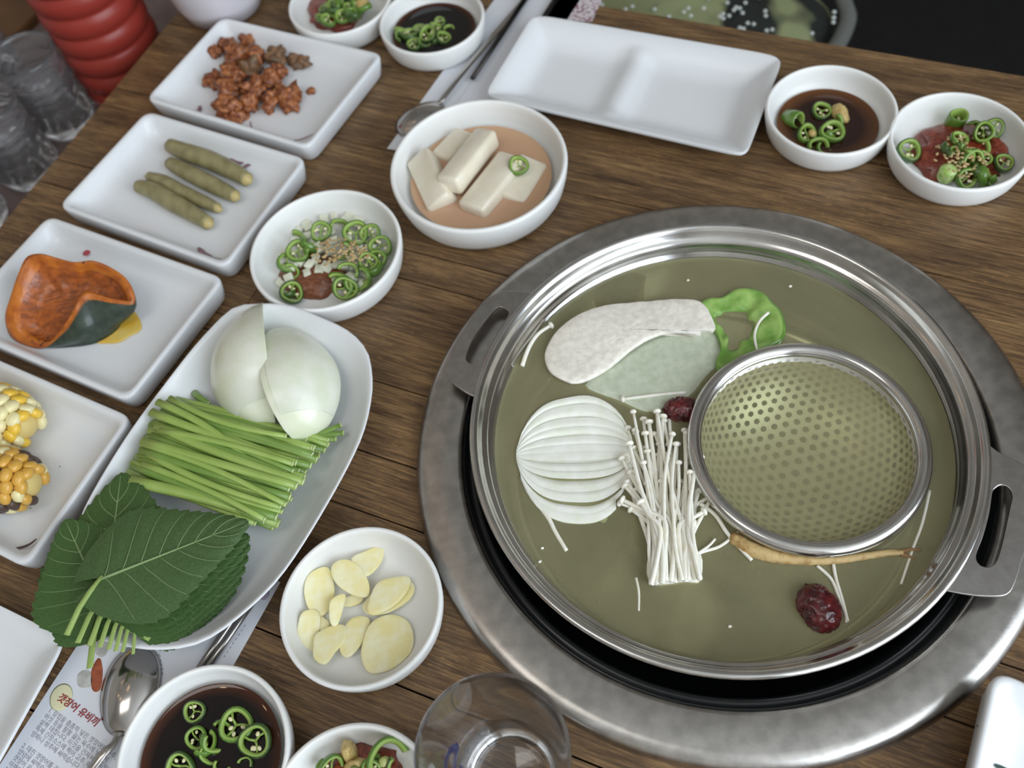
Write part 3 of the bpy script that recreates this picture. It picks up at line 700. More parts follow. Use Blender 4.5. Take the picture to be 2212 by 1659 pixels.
# ---- right paste bowl
cc, cR, bn = B['right'], .0541, 'right-hand paste bowl'
paste('chili_paste', 'glistening red paste in the bowl at the right frame edge', 2058, 332, 98, 62, .0045, .0105, M_paste_r, 5)
paste('chili_paste', 'small lump of red paste on the right of the right-hand bowl', 2150, 328, 24, 26, .0085, .0075, M_paste_r, 9)
for (x, y, z, r, v, ti, ta, dk) in [(2065, 262, .0120, .0076, 3, .12, .2, 0), (2124, 286, .0205, .0080, 3, .75, -.6, 0), (2146, 278, .0180, .0080, 2, .7, -.9, 1), (2106, 282, .0170, .0076, 4, .7, .4, 1), (1963, 325, .0120, .0094, 0, .4, .2, 1), (2072, 302, .0190, .0070, 1, .3, .6, 0), (2050, 322, .0175, .0072, 4, .6, 1.5, 1), (2062, 334, .0175, .0074, 5, .6, 1.4, 1),
        (2090, 318, .0185, .0082, 4, .9, .1, 0), (2082, 348, .0170, .0090, 5, 1.1, .2, 0), (2100, 345, .0170, .0086, 4, .9, .1, 0), (2128, 318, .0175, .0056, 5, .9, .8, 0), (2126, 342, .0155, .0062, 2, .3, .8, 0), (2168, 352, .0125, .0074, 0, .3, .2, 1), (2088, 384, .0130, .0086, 1, .8, .1, 0), (2080, 362, .0150, .0074, 4, .8, .5, 1), (2122, 380, .0130, .0080, 4, 1.2, 1.2, 0), (2136, 376, .0130, .0080, 5, 1.2, 1.6, 0), (2110, 372, .0130, .0080, 5, 1.1, 1.4, 1), (2150, 395, .0100, .0070, 5, .5, .3, 1)]:
    chili(x, y, z, r, v, bn, cc, cR, ti, ta, dark=dk)
o = mesh('green_onion_slice', lathe([(.0001, .0105), (.0035, .0104), (.0062, .0095), (.0068, .0075), (.0066, 0), (.0055, -.002), (.0001, -.0025)], at(2042, 383, .0095), 20), [mat('scallion_cut', (206, 222, 160), (150, 186, 84), scale=160, rough=.3)])
tag(o, 'pale rounded green onion slice at the near rim of the right-hand paste bowl', 'green onion')
seeds('sesame_seeds', 'pale sesame seeds over the red paste in the right-hand bowl', 2078, 335, 62, 48, .0178, 90)
# ---- thin soy bowl
cc, cR, bn = B['sauce'], .0531, 'thin soy sauce bowl'
for (x, y, z, r, v, ti, ta, dk) in [(1713, 258, .0095, .0070, 3, 1.1, .4, 0), (1775, 240, .0100, .0080, 2, .25, .2, 1), (1743, 290, .0105, .0084, 1, .35, .3, 0), (1797, 285, .0125, .0100, 1, .35, .1, 0), (1800, 268, .0125, .0080, 4, .8, .1, 0), (1768, 318, .0090, .0084, 5, .4, .2, 0), (1780, 318, .0095, .0060, 5, .7, .2, 0), (1790, 285, .0120, .0070, 5, .9, 1.6, 0)]:
    chili(x, y, z, r, v, bn, cc, cR, ti, ta, dark=dk)
paste('garlic_lump', 'lump of minced garlic in the thin soy sauce bowl', 1814, 245, 17, 20, .0100, .0065, M_mash, 4, 'garlic', 16)
paste('garlic_lump', 'tiny bit of minced garlic leaning on a chili ring in thin soy sauce', 1755, 288, 10, 8, .0115, .0030, M_mash, 14, 'garlic', 10)
# ---- dark soy bowl at the bottom
cc, cR, bn = B['soy'], .0534, 'dark soy sauce bowl'
for (x, y, z, r, v, ti, ta, dk) in [(420, 1537, .0135, .0066, 0, .2, .2, 1), (424, 1594, .0150, .0068, 1, .35, .5, 0), (440, 1606, .0140, .0078, 4, .4, 2.0, 0), (510, 1566, .0140, .0098, 2, .25, 1.0, 0), (552, 1600, .0138, .0096, 0, .3, .1, 1), (466, 1595, .0150, .0088, 5, .9, .9, 0), (455, 1625, .0140, .0068, 4, .6, .3, 0), (478, 1580, .0140, .0064, 5, .5, 1.7, 1), (390, 1655, .0140, .0085, 1, .3, .2, 1), (480, 1652, .0135, .0050, 5, .3, .2, 0), (530, 1650, .0133, .0045, 4, .2, .2, 1)]:
    chili(x, y, z, r, v, bn, cc, cR, ti, ta, dark=dk)
# ---- relish bowl at the bottom edge
cc, cR, bn = B['paste'], .0519, 'relish bowl by the glass'
paste('chili_paste', 'dark red paste under the garlic in the relish bowl by the glass', 775, 1672, 88, 62, .0045, .0105, M_paste_r, 6)
paste('garlic_lump', 'upright lump of minced garlic in the relish bowl by the glass', 757, 1628, 16, 30, .0130, .0120, M_mash, 2, 'garlic', 18)
paste('garlic_lump', 'broad lump of minced garlic in front of the upright one', 775, 1655, 28, 18, .0130, .0085, M_mash, 7, 'garlic', 18)
paste('chili_core', 'pale seedy chili core in the relish bowl by the glass', 832, 1646, 14, 14, .0150, .0050, mat('chili_core', (196, 198, 132), (176, 180, 110), scale=300, rough=.4, bump=.4), 12, 'chili', 14)
for (x, y, z, r, v, ti, ta, dk) in [(840, 1640, .0165, .0125, 4, .3, 1.0, 0), (716, 1660, .0150, .0078, 1, .7, .9, 0), (790, 1648, .0185, .0090, 5, 1.2, 1.0, 0), (705, 1662, .0140, .0064, 4, .5, 2.0, 0), (868, 1656, .0150, .0085, 5, .4, .2, 1), (800, 1662, .0170, .0060, 2, .6, .4, 0)]:
    chili(x, y, z, r, v, bn, cc, cR, ti, ta, dark=dk)
# ---- far bowls (blurred)
cc, cR, bn = B['chili'], .0517, 'chopped chili bowl'
paste('chili_paste', 'dark red paste at the left of the chopped chili bowl', 728, 18, 62, 50, .0045, .0105, M_paste_r, 15)
for k in range(26):
    a = random.random() * 6.28; r = .95 * random.random() ** .5; x, y = 742 + 62 * r * math.cos(a), 16 + 46 * r * math.sin(a)
    chili(x, y, .0150 + .004 * (1 - r) + random.random() * .003, random.uniform(.0062, .0085), random.choice((0, 1, 2, 4, 5)), bn, cc, cR, random.uniform(.1, .8), random.random() * 6.28, dark=k % 3 == 0)
paste('garlic_lump', 'pale lump of minced garlic among the chopped chilies in the far bowl', 782, 8, 14, 16, .0180, .0060, M_mash, 21, 'garlic', 12)
cc, cR, bn = B['topsoy'], .0509, 'far soy sauce bowl'
for (x, y, r, v) in [(868, 78, .0070, 4), (884, 74, .0085, 0), (862, 68, .0060, 1), (925, 75, .0090, 1), (934, 84, .0070, 4), (895, 96, .0070, 2), (915, 92, .0065, 5), (958, 82, .0070, 0), (950, 48, .0055, 2), (970, 62, .0050, 5), (905, 62, .0060, 2), (940, 60, .0060, 0)]:
    chili(x, y, .0125, r, v, bn, cc, cR, random.uniform(.1, .5), random.random() * 6, dark=1)

# ---- garlic slices
def slice_obj(name, outline, z, th, m, tilt=0.0, taz=0.0, bev=.0006, dome=.0003, label='', cat='', group=None, n=32):
    O = crom(pxs(outline, z), 6, True); c = sum(O, Vector()) / len(O)
    R3 = Matrix.Rotation(tilt, 3, Vector((math.cos(taz), math.sin(taz), 0)))
    vf = slab(O, z - th / 2, z + th / 2, bev, dome, n)
    vf = ([c + R3 @ (v - c) for v in vf[0]], vf[1])
    return tag(mesh(name, vf, m), label, cat, group)
GG = 'raw garlic slices'
gl = [([(760, 1210), (790, 1190), (822, 1173), (829, 1190), (820, 1220), (795, 1248), (775, 1240)], .0095, .25, 2.2, 'pointed garlic slice at the far side of the bowl, tip outward'),
      ([(748, 1290), (785, 1278), (782, 1300), (750, 1312), (730, 1300)], .0058, .0, 0, 'mostly hidden garlic slice under the far oval one'),
      ([(658, 1280), (668, 1245), (700, 1226), (716, 1235), (722, 1275), (712, 1310), (692, 1330), (668, 1318)], .0098, .25, .8, 'half-round garlic slice at the left with a cut upright edge'),
      ([(720, 1222), (745, 1210), (775, 1222), (795, 1255), (795, 1285), (770, 1288), (735, 1270), (718, 1245)], .0125, .15, .2, 'oval garlic slice with a pale core near the far left'),
      ([(790, 1300), (825, 1260), (880, 1254), (895, 1265), (885, 1295), (840, 1325), (800, 1330), (783, 1315)], .0080, .1, 2.5, 'garlic slice lying under the large pointed one on the right'),
      ([(796, 1305), (815, 1260), (850, 1246), (884, 1245), (880, 1275), (850, 1310), (810, 1331), (797, 1325)], .0120, .12, 2.0, 'large pointed garlic slice on the right with a core line'),
      ([(714, 1300), (744, 1282), (742, 1310), (728, 1350), (713, 1345)], .0125, .5, 1.2, 'narrow garlic slice standing on edge at the middle'),
      ([(690, 1330), (712, 1345), (705, 1365), (690, 1360)], .0062, 0, 0, 'small garlic piece half under the narrow slice'),
      ([(645, 1350), (655, 1325), (680, 1317), (692, 1330), (688, 1370), (678, 1408), (655, 1398), (642, 1375)], .0085, .3, .7, 'oval garlic slice at the near left rim'),
      ([(682, 1370), (715, 1350), (745, 1350), (747, 1380), (725, 1410), (705, 1438), (680, 1425), (678, 1395)], .0110, .15, 2.8, 'broad garlic slice at the near left with a folded end'),
      ([(738, 1370), (760, 1335), (790, 1330), (799, 1345), (785, 1385), (755, 1422), (736, 1410)], .0080, .15, 1.9, 'slanted garlic slice between two broad ones'),
      ([(782, 1400), (800, 1350), (840, 1328), (880, 1340), (893, 1375), (885, 1410), (845, 1445), (800, 1455), (783, 1430)], .0080, .10, 1.0, 'largest garlic slice, round, at the near right')]
for O, z, ti, ta, lab in gl: slice_obj('garlic_slice', O, z, .0024, M_garlic, ti, ta, label=lab, cat='garlic', group=GG)

# ---- radish batons in brine
M_rad = mat('radish_pickled', (228, 218, 196), (236, 228, 210), scale=60, rough=.3, sss=.3, sssr=(1, .9, .7), coat=.2)
def baton(a, b, w, h, z0, z1, roll=0.0, label='', m=M_rad, name='radish_stick', cat='radish', group='radish sticks in brine', bev=.0034, tap=1.0):
    A, Bp = at(*a, z0), at(*b, z1); d = Bp - A; M = frame((A + Bp) / 2, d)
    vs, fs = box((0, 0, 0), (d.length, w, h), None, bev)
    vs = [M @ (Matrix.Rotation(roll, 3, 'X') @ Vector((v.x, v.y * (1 + (tap - 1) * (v.x / d.length + .5)), v.z)) + Vector((0, .0015 * math.sin(9 * v.x / d.length), .0012 * noise.noise(v * 120 + Vector((a[0], 0, 0)))))) for v in vs]
    return tag(mesh(name, (vs, fs), m), label, cat, group)
baton((908, 345), (962, 446), .024, .020, .0155, .0150, .5, 'three-faced radish stick at the left of the pink brine')
baton((955, 348), (1005, 290), .020, .014, .0135, .0150, 0, 'mostly sunk radish stick at the back of the brine')
baton((1150, 352), (1105, 440), .026, .016, .0130, .0110, -.2, 'radish stick on the right, mostly sunk under the brine')
baton((1108, 345), (1022, 462), .026, .017, .0190, .0160, .1, 'broad radish stick in the middle, lying in the brine', tap=1.0)
baton((1052, 292), (972, 404), .021, .018, .0250, .0265, .15, 'radish stick lying on top of the others')
chili(1120, 358, .0270, .0080, 0, 'radish bowl', B['radish'], .0743, .35, .2, look='single green chili ring')

# ---- spicy chunks on the farthest plate
M_kim = mat('spicy_coating', (178, 112, 66), (116, 60, 34), scale=260, rough=.4, bump=1.0, bscale=380, coat=.15, lo=.38, hi=.6)
M_kimd = mat('mushroom_skin', (96, 76, 60), (138, 100, 66), scale=200, rough=.4, bump=.6, bscale=300)
G_K = 'spicy chunks on the farthest plate'
kc = [(468, 108, .009, .0085, 0, 'small orange chunk at the far left of the pile'), (500, 100, .011, .0095, 0, 'orange chunk on the far side of the pile'), (535, 92, .010, .0085, 0, 'reddish chunk at the far tip of the pile'), (512, 120, .016, .0110, 0, 'lumpy brown-orange chunk on top at the far side'), (550, 118, .014, .0105, 0, 'orange chunk beside the dark one'),
      (598, 122, .012, .0105, 1, 'dark brown chunk on the far right'), (645, 134, .010, .0100, 1, 'dark-edged pale chunk apart at the right'), (462, 172, .010, .0095, 0, 'orange chunk at the left of the pile'), (505, 160, .016, .0110, 0, 'large orange chunk at the pile centre left'), (495, 192, .014, .0100, 0, 'wrinkled orange chunk left of centre'),
      (550, 190, .016, .0115, 0, 'large wrinkled orange chunk at the centre'), (585, 172, .014, .0105, 0, 'orange chunk right of centre'), (602, 152, .015, .0075, 0, 'bright orange sliver lying under the dark chunk'), (492, 235, .012, .0115, 0, 'orange chunk at the near left'), (512, 252, .009, .0100, 0, 'nearest orange chunk of the pile'), (540, 222, .012, .0095, 0, 'dark orange chunk near the front'), (585, 218, .012, .0100, 0, 'orange chunk at the near right'), (626, 210, .011, .0125, 0, 'broad orange chunk at the right'), (535, 150, .012, .0110, 1, 'dark chunk in the shaded middle'), (671, 196, .0075, .0036, 0, 'tiny orange scrap lying apart on the plate')]
for k, (x, y, z, r, d, lab) in enumerate(kc):
    o = mesh('spicy_chunk', sph(at(x, y, z), (r * random.uniform(1, 1.25), r * random.uniform(.8, 1), r * .75), 24, 16, .75, 150, k * 3.1, Matrix.Rotation(random.random() * 3, 3, 'Z')), M_kimd if d else M_kim)
    tag(o, lab, 'side dish', G_K)
# ---- pickled peppers
M_pep = mat('pickled_pepper', (156, 148, 108), (132, 124, 86), scale=90, rough=.35, stretch=(1, 1, 1), bump=.3, bscale=200)
M_pept = mat('pickled_pepper_end', (190, 172, 116), rough=.4)
G_PP = 'pickled peppers'
for pts, r, z, lab in [([(366, 314), (400, 328), (450, 345), (500, 368), (534, 388)], .0088, .0150, 'farthest and thickest pickled green pepper'), ([(366, 352), (400, 370), (440, 390), (480, 410), (508, 424)], .0078, .0135, 'second pickled pepper from the far side, with a dark stripe'),
        ([(322, 382), (350, 390), (390, 412), (440, 436), (470, 450)], .0062, .0120, 'thin pickled pepper between two thicker ones'), ([(298, 402), (330, 412), (370, 436), (410, 458), (450, 482)], .0082, .0130, 'nearest pickled pepper with a pointed stem end')]:
    P = crom(pxs(pts, z), 5); n = len(P); c = P[n // 2]
    t = thing('pickled_pepper', lab, 'pepper', Vector((c.x, c.y, z - r)), G_PP)
    R_ = [r * (.42 + .58 * math.sin(PI * min(.88, .10 + .82 * k / (n - 1))) ** .6) for k in range(n)]
    vs, fs = tube(P, R_, 14); vs = [v + Vector((0, 0, .0006 * noise.noise(v * 260))) for v in vs]
    mesh('pepper_body', (vs, fs), M_pep, t)
    d = (P[-1] - P[-3]).normalized(); e = P[-1]
    mesh('pepper_end', tube([e - d * .004, e + d * .0015, e + d * .005], [R_[-1] * 1.04, R_[-1] * .8, R_[-1] * .25], 12), M_pept, t)
    d = (P[0] - P[2]).normalized(); e = P[0]
    mesh('pepper_tip', tube([e - d * .003, e + d * .002, e + d * .005], [R_[0] * 1.03, R_[0] * .6, R_[0] * .12], 10), M_pept, t)
# ---- pumpkin wedge
M_rind = mat('pumpkin_rind', (44, 54, 46), (60, 72, 60), scale=160, rough=.28, coat=.3, bump=.25, bscale=240)
M_pk = mat('pumpkin_flesh', (196, 112, 34), (162, 82, 26), scale=110, rough=.32, bump=.6, bscale=260, coat=.25)
M_pkd = mat('pumpkin_cavity', (132, 66, 24), (176, 92, 32), scale=140, rough=.28, bump=1.0, bscale=220, coat=.35, stretch=(1, 2.2, 1))
rim = [(286, 648, .030), (276, 606, .037), (240, 578, .042), (200, 563, .046), (160, 566, .046), (120, 556, .049), (88, 548, .052), (58, 555, .050), (40, 590, .044), (24, 640, .034), (11, 685, .022), (22, 726, .0125), (58, 748, .0095), (98, 750, .0110), (138, 706, .024), (158, 662, .036), (182, 628, .040), (236, 642, .036)]
RM = resample(crom([at(*p) for p in rim], 6, True), 64)
PCc = at(196, 712, .0085); PIc = at(140, 645, .0225)
t = thing('pumpkin_wedge', 'wedge of steamed pumpkin with dark green rind on the third plate', 'pumpkin', Vector((PCc.x, PCc.y, .007)))
feet = [(262, 700), (262, 680), (240, 668), (215, 655), (180, 650), (150, 650), (120, 655), (95, 665), (75, 680), (60, 700), (50, 715), (50, 730), (72, 744), (105, 752), (152, 750), (186, 746), (216, 738), (246, 720)]
RM = crom([at(*p) for p in rim], 5, True); FT = crom([at(x, y, .0076) for x, y in feet], 5, True); FC = sum(FT, Vector()) / len(FT)
def pk_out(k):
    out = []
    for p, f in zip(RM, FT):
        d = Vector((f.x - FC.x, f.y - FC.y, 0)).normalized(); q = p.lerp(f, k); q += d * (.007 * math.sin(PI * min(k * 1.1, 1)) * min(1, max(p.z - .010, 0) / .02)); q.z = p.z + (f.z - p.z) * k ** 1.1; out.append(q)
    return out
mesh('rind', loops([pk_out(k) for k in (.14, .2, .35, .5, .65, .8, .92, 1.0)] + [[FC.lerp(p, .5) for p in FT]], False, True), M_rind, t)
PIc = at(168, 690, .0190)
def pk_in(k, dz=0.0):
    out = []
    for p in RM:
        r0 = p.lerp(PIc, .02); d = Vector((p.x - PIc.x, p.y - PIc.y, 0)); q = r0.lerp(PIc, k); q += d.normalized() * (.0085 * math.sin(PI * k) * min(1, max(p.z - .012, 0) / .02)); q.z = r0.z + (PIc.z - r0.z) * k ** .8 + dz + .0012 * noise.noise(Vector((q.x, q.y, k)) * 170)
        out.append(q)
    return out
mesh('flesh', loops([pk_out(.16), pk_out(.08), pk_out(0), pk_in(.05, .0010), pk_in(.12, .0018), pk_in(.20, .0012), pk_in(.27, -.001)], False, False), M_pk, t)
mesh('seed_cavity', loops([pk_in(.24, .0006), pk_in(.33, -.0020), pk_in(.48, -.0030), pk_in(.62, -.0020), pk_in(.78, -.0005), pk_in(.94, 0)], False, True), M_pkd, t)
sp = []
for (x, y, z) in ((70, 738, .013), (76, 742, .012), (84, 735, .015), (92, 742, .013), (97, 738, .016), (104, 730, .019), (88, 746, .012), (250, 622, .039), (180, 568, .048)): sp.append(sph(at(x, y, z), (.0012, .0006, .0006), 6, 4, rot=Matrix.Rotation(x, 3, 'Z')))
mesh('black_sesame', join(*sp)[:2], M_black, t)['kind'] = 'stuff'
M_juice = mat('pumpkin_juice', (224, 176, 52), (222, 196, 108), scale=60, rough=.08, coat=.3)
slice_obj('pumpkin_juice', [(205, 738), (240, 710), (272, 668), (290, 672), (305, 698), (302, 715), (280, 726), (262, 738), (235, 742)], .0072, .0010, M_juice, label='puddle of yellow juice beside the pumpkin wedge', cat='juice', bev=.0003, dome=.0004)
# ---- corn
M_cob = mat('corn_cob', (214, 190, 120), rough=.5); M_kw = mat('kernel_cream', (236, 224, 172), rough=.3, sss=.2, coat=.2); M_ky = mat('kernel_yellow', (236, 194, 70), rough=.3, sss=.2, coat=.2); M_ko = mat('kernel_grilled', (226, 178, 82), (206, 154, 62), scale=200, rough=.3, coat=.3); M_kb = mat('kernel_charred', (82, 66, 56), rough=.4)
def kernel_me(name, m):
    vs, fs = sph((0, 0, 0), (1, .86, .8), 8, 5); me = bpy.data.meshes.new(name)
    me.from_pydata([tuple(math.copysign(abs(c) ** .72, c) for c in v) for v in vs], [], fs); me.polygons.foreach_set('use_smooth', [True] * len(fs)); me.materials.append(m); return me
KM = [kernel_me('kernel', m) for m in (M_kw, M_ky, M_ko, M_kb)]
def corn(label, end, back, r, zc, palette, seed, lenk):
    """half cob lying on its side: rows of kernels run from the cut end"""
    rnd = random.Random(seed); E, Bk = at(*end, zc), at(*back, zc); d = (Bk - E); Ln = d.length; M = frame(E, d)
    t = thing('corn_piece', label, 'corn', Vector((E.x, E.y, .0065)), 'grilled corn pieces')
    cf = (0, .05, .12, .2, .3, .42, 1); cr_ = [r * .78 * math.sqrt(max(1 - .92 * max(0, 1 - f / .42) ** 2, .02)) for f in cf]
    cv = tube([Vector((Ln * f, 0, 0)) for f in cf], cr_, 16); mesh('cob', ([M @ v for v in cv[0]], cv[1]), M_cob, t)
    rows = 13
    for a in range(rows):
        th = 2 * PI * a / rows
        if math.sin(th) < -.80: continue
        for k in range(lenk):
            f = (k + .5 + .25 * (a % 2)) / lenk; x = Ln * f; rr_ = r * .90 * math.sqrt(max(1 - .92 * max(0, 1 - f / .42) ** 2, .02))
            q = rnd.random(); pal = palette[0] if q < palette[3] else palette[1] if q < palette[4] else palette[2]
            o = bpy.data.objects.new('kernel', KM[pal]); COL.objects.link(o); o.parent = t
            lp = M @ Vector((x, rr_ * math.cos(th), rr_ * math.sin(th))); o.location = lp - Vector(t.location)
            s = Ln / lenk * .56; o.scale = (s * rnd.uniform(1.0, 1.15), r * .27 * rnd.uniform(.94, 1.06), r * .19)
            o.rotation_euler = (M.to_3x3() @ Matrix.Rotation(th - PI / 2, 3, 'X')).to_euler()
corn('cream and yellow corn piece, the farther of the two', (68, 926), (-95, 862), .0235, .0245, (0, 1, 1, .5, 1.0), 4, 9)
corn('grilled corn piece with charred kernels, the nearer of the two', (80, 1048), (-90, 1020), .0230, .0240, (2, 0, 3, .70, .84), 9, 9)

# ---- onion wedges on the boat plate
def onion_wedge(label, root, tip, rad, zb, half, lean, ridge=1.0, seed=0, rootw=.16):
    A, Bp = at(*root, zb), at(*tip, zb); d = Bp - A; Ln = d.length; M = frame(A, d); n = 26; mphi = 18
    def prof(s):
        return rad * (rootw + (1 - rootw) * math.sin(PI * min(1, s * 1.02) ** .85) ** .75) if s < .98 else rad * .06
    vs, fs, mi = [], [], []
    ls = []
    for i in range(n + 1):
        s = i / n; r = prof(s); l = []
        for k in range(mphi + 1):
            f = -half + 2 * half * k / mphi; rr_ = r * (1 + .012 * ridge * math.sin(f * 7 + 3 * s + seed)); l.append(Vector((Ln * s, rr_ * math.sin(f + lean), rr_ * math.cos(f + lean))))
        l.append(Vector((Ln * s, .25 * r * math.sin(half * .5 + lean), .25 * r * math.cos(half * .5 + lean)))); l.append(Vector((Ln * s, 0, .02 * r))); l.append(Vector((Ln * s, .25 * r * math.sin(-half * .5 + lean), .25 * r * math.cos(-half * .5 + lean))))
        ls.append([M @ v for v in l])
    vs, fs = loops(ls); zmin = min(v.z for v in vs)
    t = thing('onion_wedge', label, 'onion', Vector(((A.x + Bp.x) / 2, (A.y + Bp.y) / 2, zmin)), 'raw onion wedges')
    mesh('onion_flesh', (vs, fs), M_onion, t, sharp=55)
    # the outer layer stands a little proud and stops short of the cut edges
    ls = []
    for i in range(3, n - 1):
        s = i / n; r = prof(s) * 1.018; ls.append([M @ Vector((Ln * s, r * math.sin(f), r * math.cos(f))) for f in [lean - half * .96 + 2 * half * .90 * k / 12 for k in range(13)] ] + [M @ Vector((Ln * s, r * .975 * math.sin(f), r * .975 * math.cos(f))) for f in [lean - half * .96 + 2 * half * .90 * k / 12 for k in range(12, -1, -1)]])
    mesh('outer_layer', loops(ls), M_onion, t, sharp=50)
    return t
onion_wedge('left onion wedge on the boat plate, curved side to the left', (598, 934), (570, 658), .0435, .0105, .86, .62, seed=1, rootw=.10)
onion_wedge('right onion wedge on the boat plate with a trimmed root end', (652, 960), (606, 722), .0390, .0125, .86, -.55, seed=2, rootw=.30)
# ---- chives
M_chive = mat('chive_green', (140, 166, 84), (114, 146, 66), scale=30, rough=.35, stretch=(1, 1, 1), coat=.15); M_chive2 = mat('chive_light', (170, 192, 106), (150, 176, 88), scale=30, rough=.35, coat=.15); M_chcut = mat('chive_cut_end', (196, 212, 148), rough=.4)
random.seed(5)
def chive(a, b, za, zb, r, bow, m, label='green chive stalk in the trimmed bundle on the boat plate'):
    A, Bp = at(*a, za), at(*b, zb); d = Bp - A; side = d.cross(Vector((0, 0, 1))).normalized()
    P = [A.lerp(Bp, f) + side * (bow * math.sin(PI * f)) + Vector((0, 0, .003 * math.sin(PI * f))) for f in [k / 7 for k in range(8)]]
    R_ = [r * (1.35 - .35 * f) for f in [k / 7 for k in range(8)]]
    t = thing('chive_stalk', label, 'chive', Vector((A.x, A.y, min(za, zb) - r)), 'chive stalks on the boat plate')
    vs, fs = tube(P, R_, 8, .62); mesh('stalk', (vs, fs), m, t)
    e = P[-1]; dd = (P[-1] - P[-2]).normalized(); mesh('cut_end', tube([e - dd * .0004, e + dd * .0004], [r * 1.0, r * .97], 8, .7), M_chcut, t)
L0, L1, R0, R1 = (362, 862), (276, 1030), (712, 962), (596, 1132)
for k in range(84):
    f = random.random(); g = min(max(f + random.uniform(-.16, .16), 0), 1); lay = k / 84
    a = (L0[0] + (L1[0] - L0[0]) * f + random.uniform(-8, 26), L0[1] + (L1[1] - L0[1]) * f + random.uniform(-6, 10))
    b = (R0[0] + (R1[0] - R0[0]) * g - random.uniform(0, 55) * (.3 + lay), R0[1] + (R1[1] - R0[1]) * g + random.uniform(-12, 8))
    hgt = .0095 + .019 * lay * (1 - (2 * f - 1) ** 2 * .55)
    mm_ = M_chive if random.random() < .6 else M_chive2
    lab = ('darker' if mm_ is M_chive else 'paler') + ' green chive stalk ' + ('at the bottom of the bundle, ' if lay < .34 else 'midway up the bundle, ' if lay < .7 else 'on top of the bundle, ') + ('beside the onions' if f < .25 else 'nearer the onions' if f < .5 else 'nearer the leaves' if f < .75 else 'beside the leaves')
    chive(a, b, hgt + .004, hgt + .001, random.uniform(.0017, .0029), random.uniform(-.004, .004), mm_, lab)
chive((282, 1040), (602, 1132), .0290, .0170, .0034, -.002, M_chive2, 'thickest pale chive stalk at the near edge of the bundle')
chive((326, 890), (640, 1000), .0315, .0250, .0026, .002, M_chive2, 'pale chive stalk lying across the top of the bundle')
chive((340, 868), (556, 1010), .0320, .0270, .0022, -.004, M_chive2, 'short chive stalk ending halfway along the top of the bundle')
chive((366, 860), (618, 942), .0290, .0270, .0020, .006, M_chive2, 'bent chive stalk passing under the right onion wedge')
for (a, b) in (((560, 960), (742, 935)), ((600, 985), (736, 918)), ((420, 848), (450, 872)), ((600, 1000), (690, 985)), ((540, 960), (726, 948))): chive(a, b, .012, .016, .0022, .001, M_chive, 'chive stalk whose cut end pokes out below the right onion wedge')
# ---- perilla leaves
M_per = mat('perilla_top', (78, 104, 60), (66, 92, 50), scale=70, rough=.42, bump=.35, bscale=320, spec=.4); M_per2 = mat('perilla_side', (62, 92, 46), (74, 102, 52), scale=70, rough=.45, bump=.35, bscale=320, spec=.35); M_vein = mat('perilla_vein', (132, 154, 104), rough=.5); M_pet = mat('perilla_stem', (158, 178, 104), (136, 160, 82), scale=200, rough=.5)
def leaf_me():
    n, m_ = 60, 9; vs, fs = [], []
    def hw(t):
        w = .40 * math.sin(PI * t ** .72) ** .68 * (1 - .25 * t) * (1 + .25 * math.exp(-((t - .33) / .22) ** 2))
        return w
    def zf(t, s):
        q = (t * 7.5 - abs(s) * 1.9); return .016 * abs(math.sin(PI * q)) * (.4 + .6 * abs(s)) * (1 - abs(s) ** 4) + .03 * abs(s) ** 1.5 - .05 * s * s
    for i in range(n + 1):
        t = .004 + .996 * i / n
        w = hw(min(t, .999)); ser = 1 + .055 * ((t * 15.0) % 1.0 - .5)
        for k in range(-m_, m_ + 1):
            s = k / m_; x = t + .05 * abs(s) ** 2 * (ser - 1) * 8 - .16 * (abs(s) ** 1.6) * (1 - t) * math.exp(-t * 3)
            vs.append((x, s * w * (ser if abs(k) == m_ else 1), zf(t, s)))
    c = 2 * m_ + 1
    for i in range(n):
        for k in range(c - 1): fs.append((i * c + k, i * c + k + 1, (i + 1) * c + k + 1, (i + 1) * c + k))
    V = []
    for k in range(7):
        t0 = .03 + .12 * k
        for sg in (1, -1):
            P = []
            for j in range(7):
                s = j / 6 * .93; t = t0 + (.26 if k else .20) * s
                if t < .97: P.append(Vector((t + .0 * s - .16 * (s ** 1.6) * (1 - t) * math.exp(-t * 3), sg * s * hw(t), zf(t, s) + .003)))
            if len(P) > 2: V.append(tube(P, [.0034 * (1 - .7 * j / len(P)) for j in range(len(P))], 5))
    mid = tube([Vector((t, 0, .006)) for t in [k / 10 * .97 for k in range(11)]], [.012 * (1 - .085 * k) for k in range(11)], 6)
    pet = tube([Vector((.03, 0, .006)), Vector((-.08, -.01, .004)), Vector((-.20, -.03, -.006)), Vector((-.36, -.09, -.02))], [.014, .019, .020, .020], 7)
    return vs, fs, join(*V)[:2], mid, pet
_lv = leaf_me()
def as_me(name, vf, m):
    me = bpy.data.meshes.new(name); me.from_pydata([tuple(v) for v in vf[0]], [], vf[1]); me.polygons.foreach_set('use_smooth', [True] * len(vf[1])); me.materials.append(m); return me
LM = {'top': as_me('leaf_blade', _lv[:2], M_per), 'side': as_me('leaf_blade', _lv[:2], M_per2), 'veins': as_me('leaf_veins', _lv[2], M_vein), 'mid': as_me('leaf_midrib', _lv[3], M_vein), 'pet': as_me('leaf_stem', _lv[4], M_pet)}
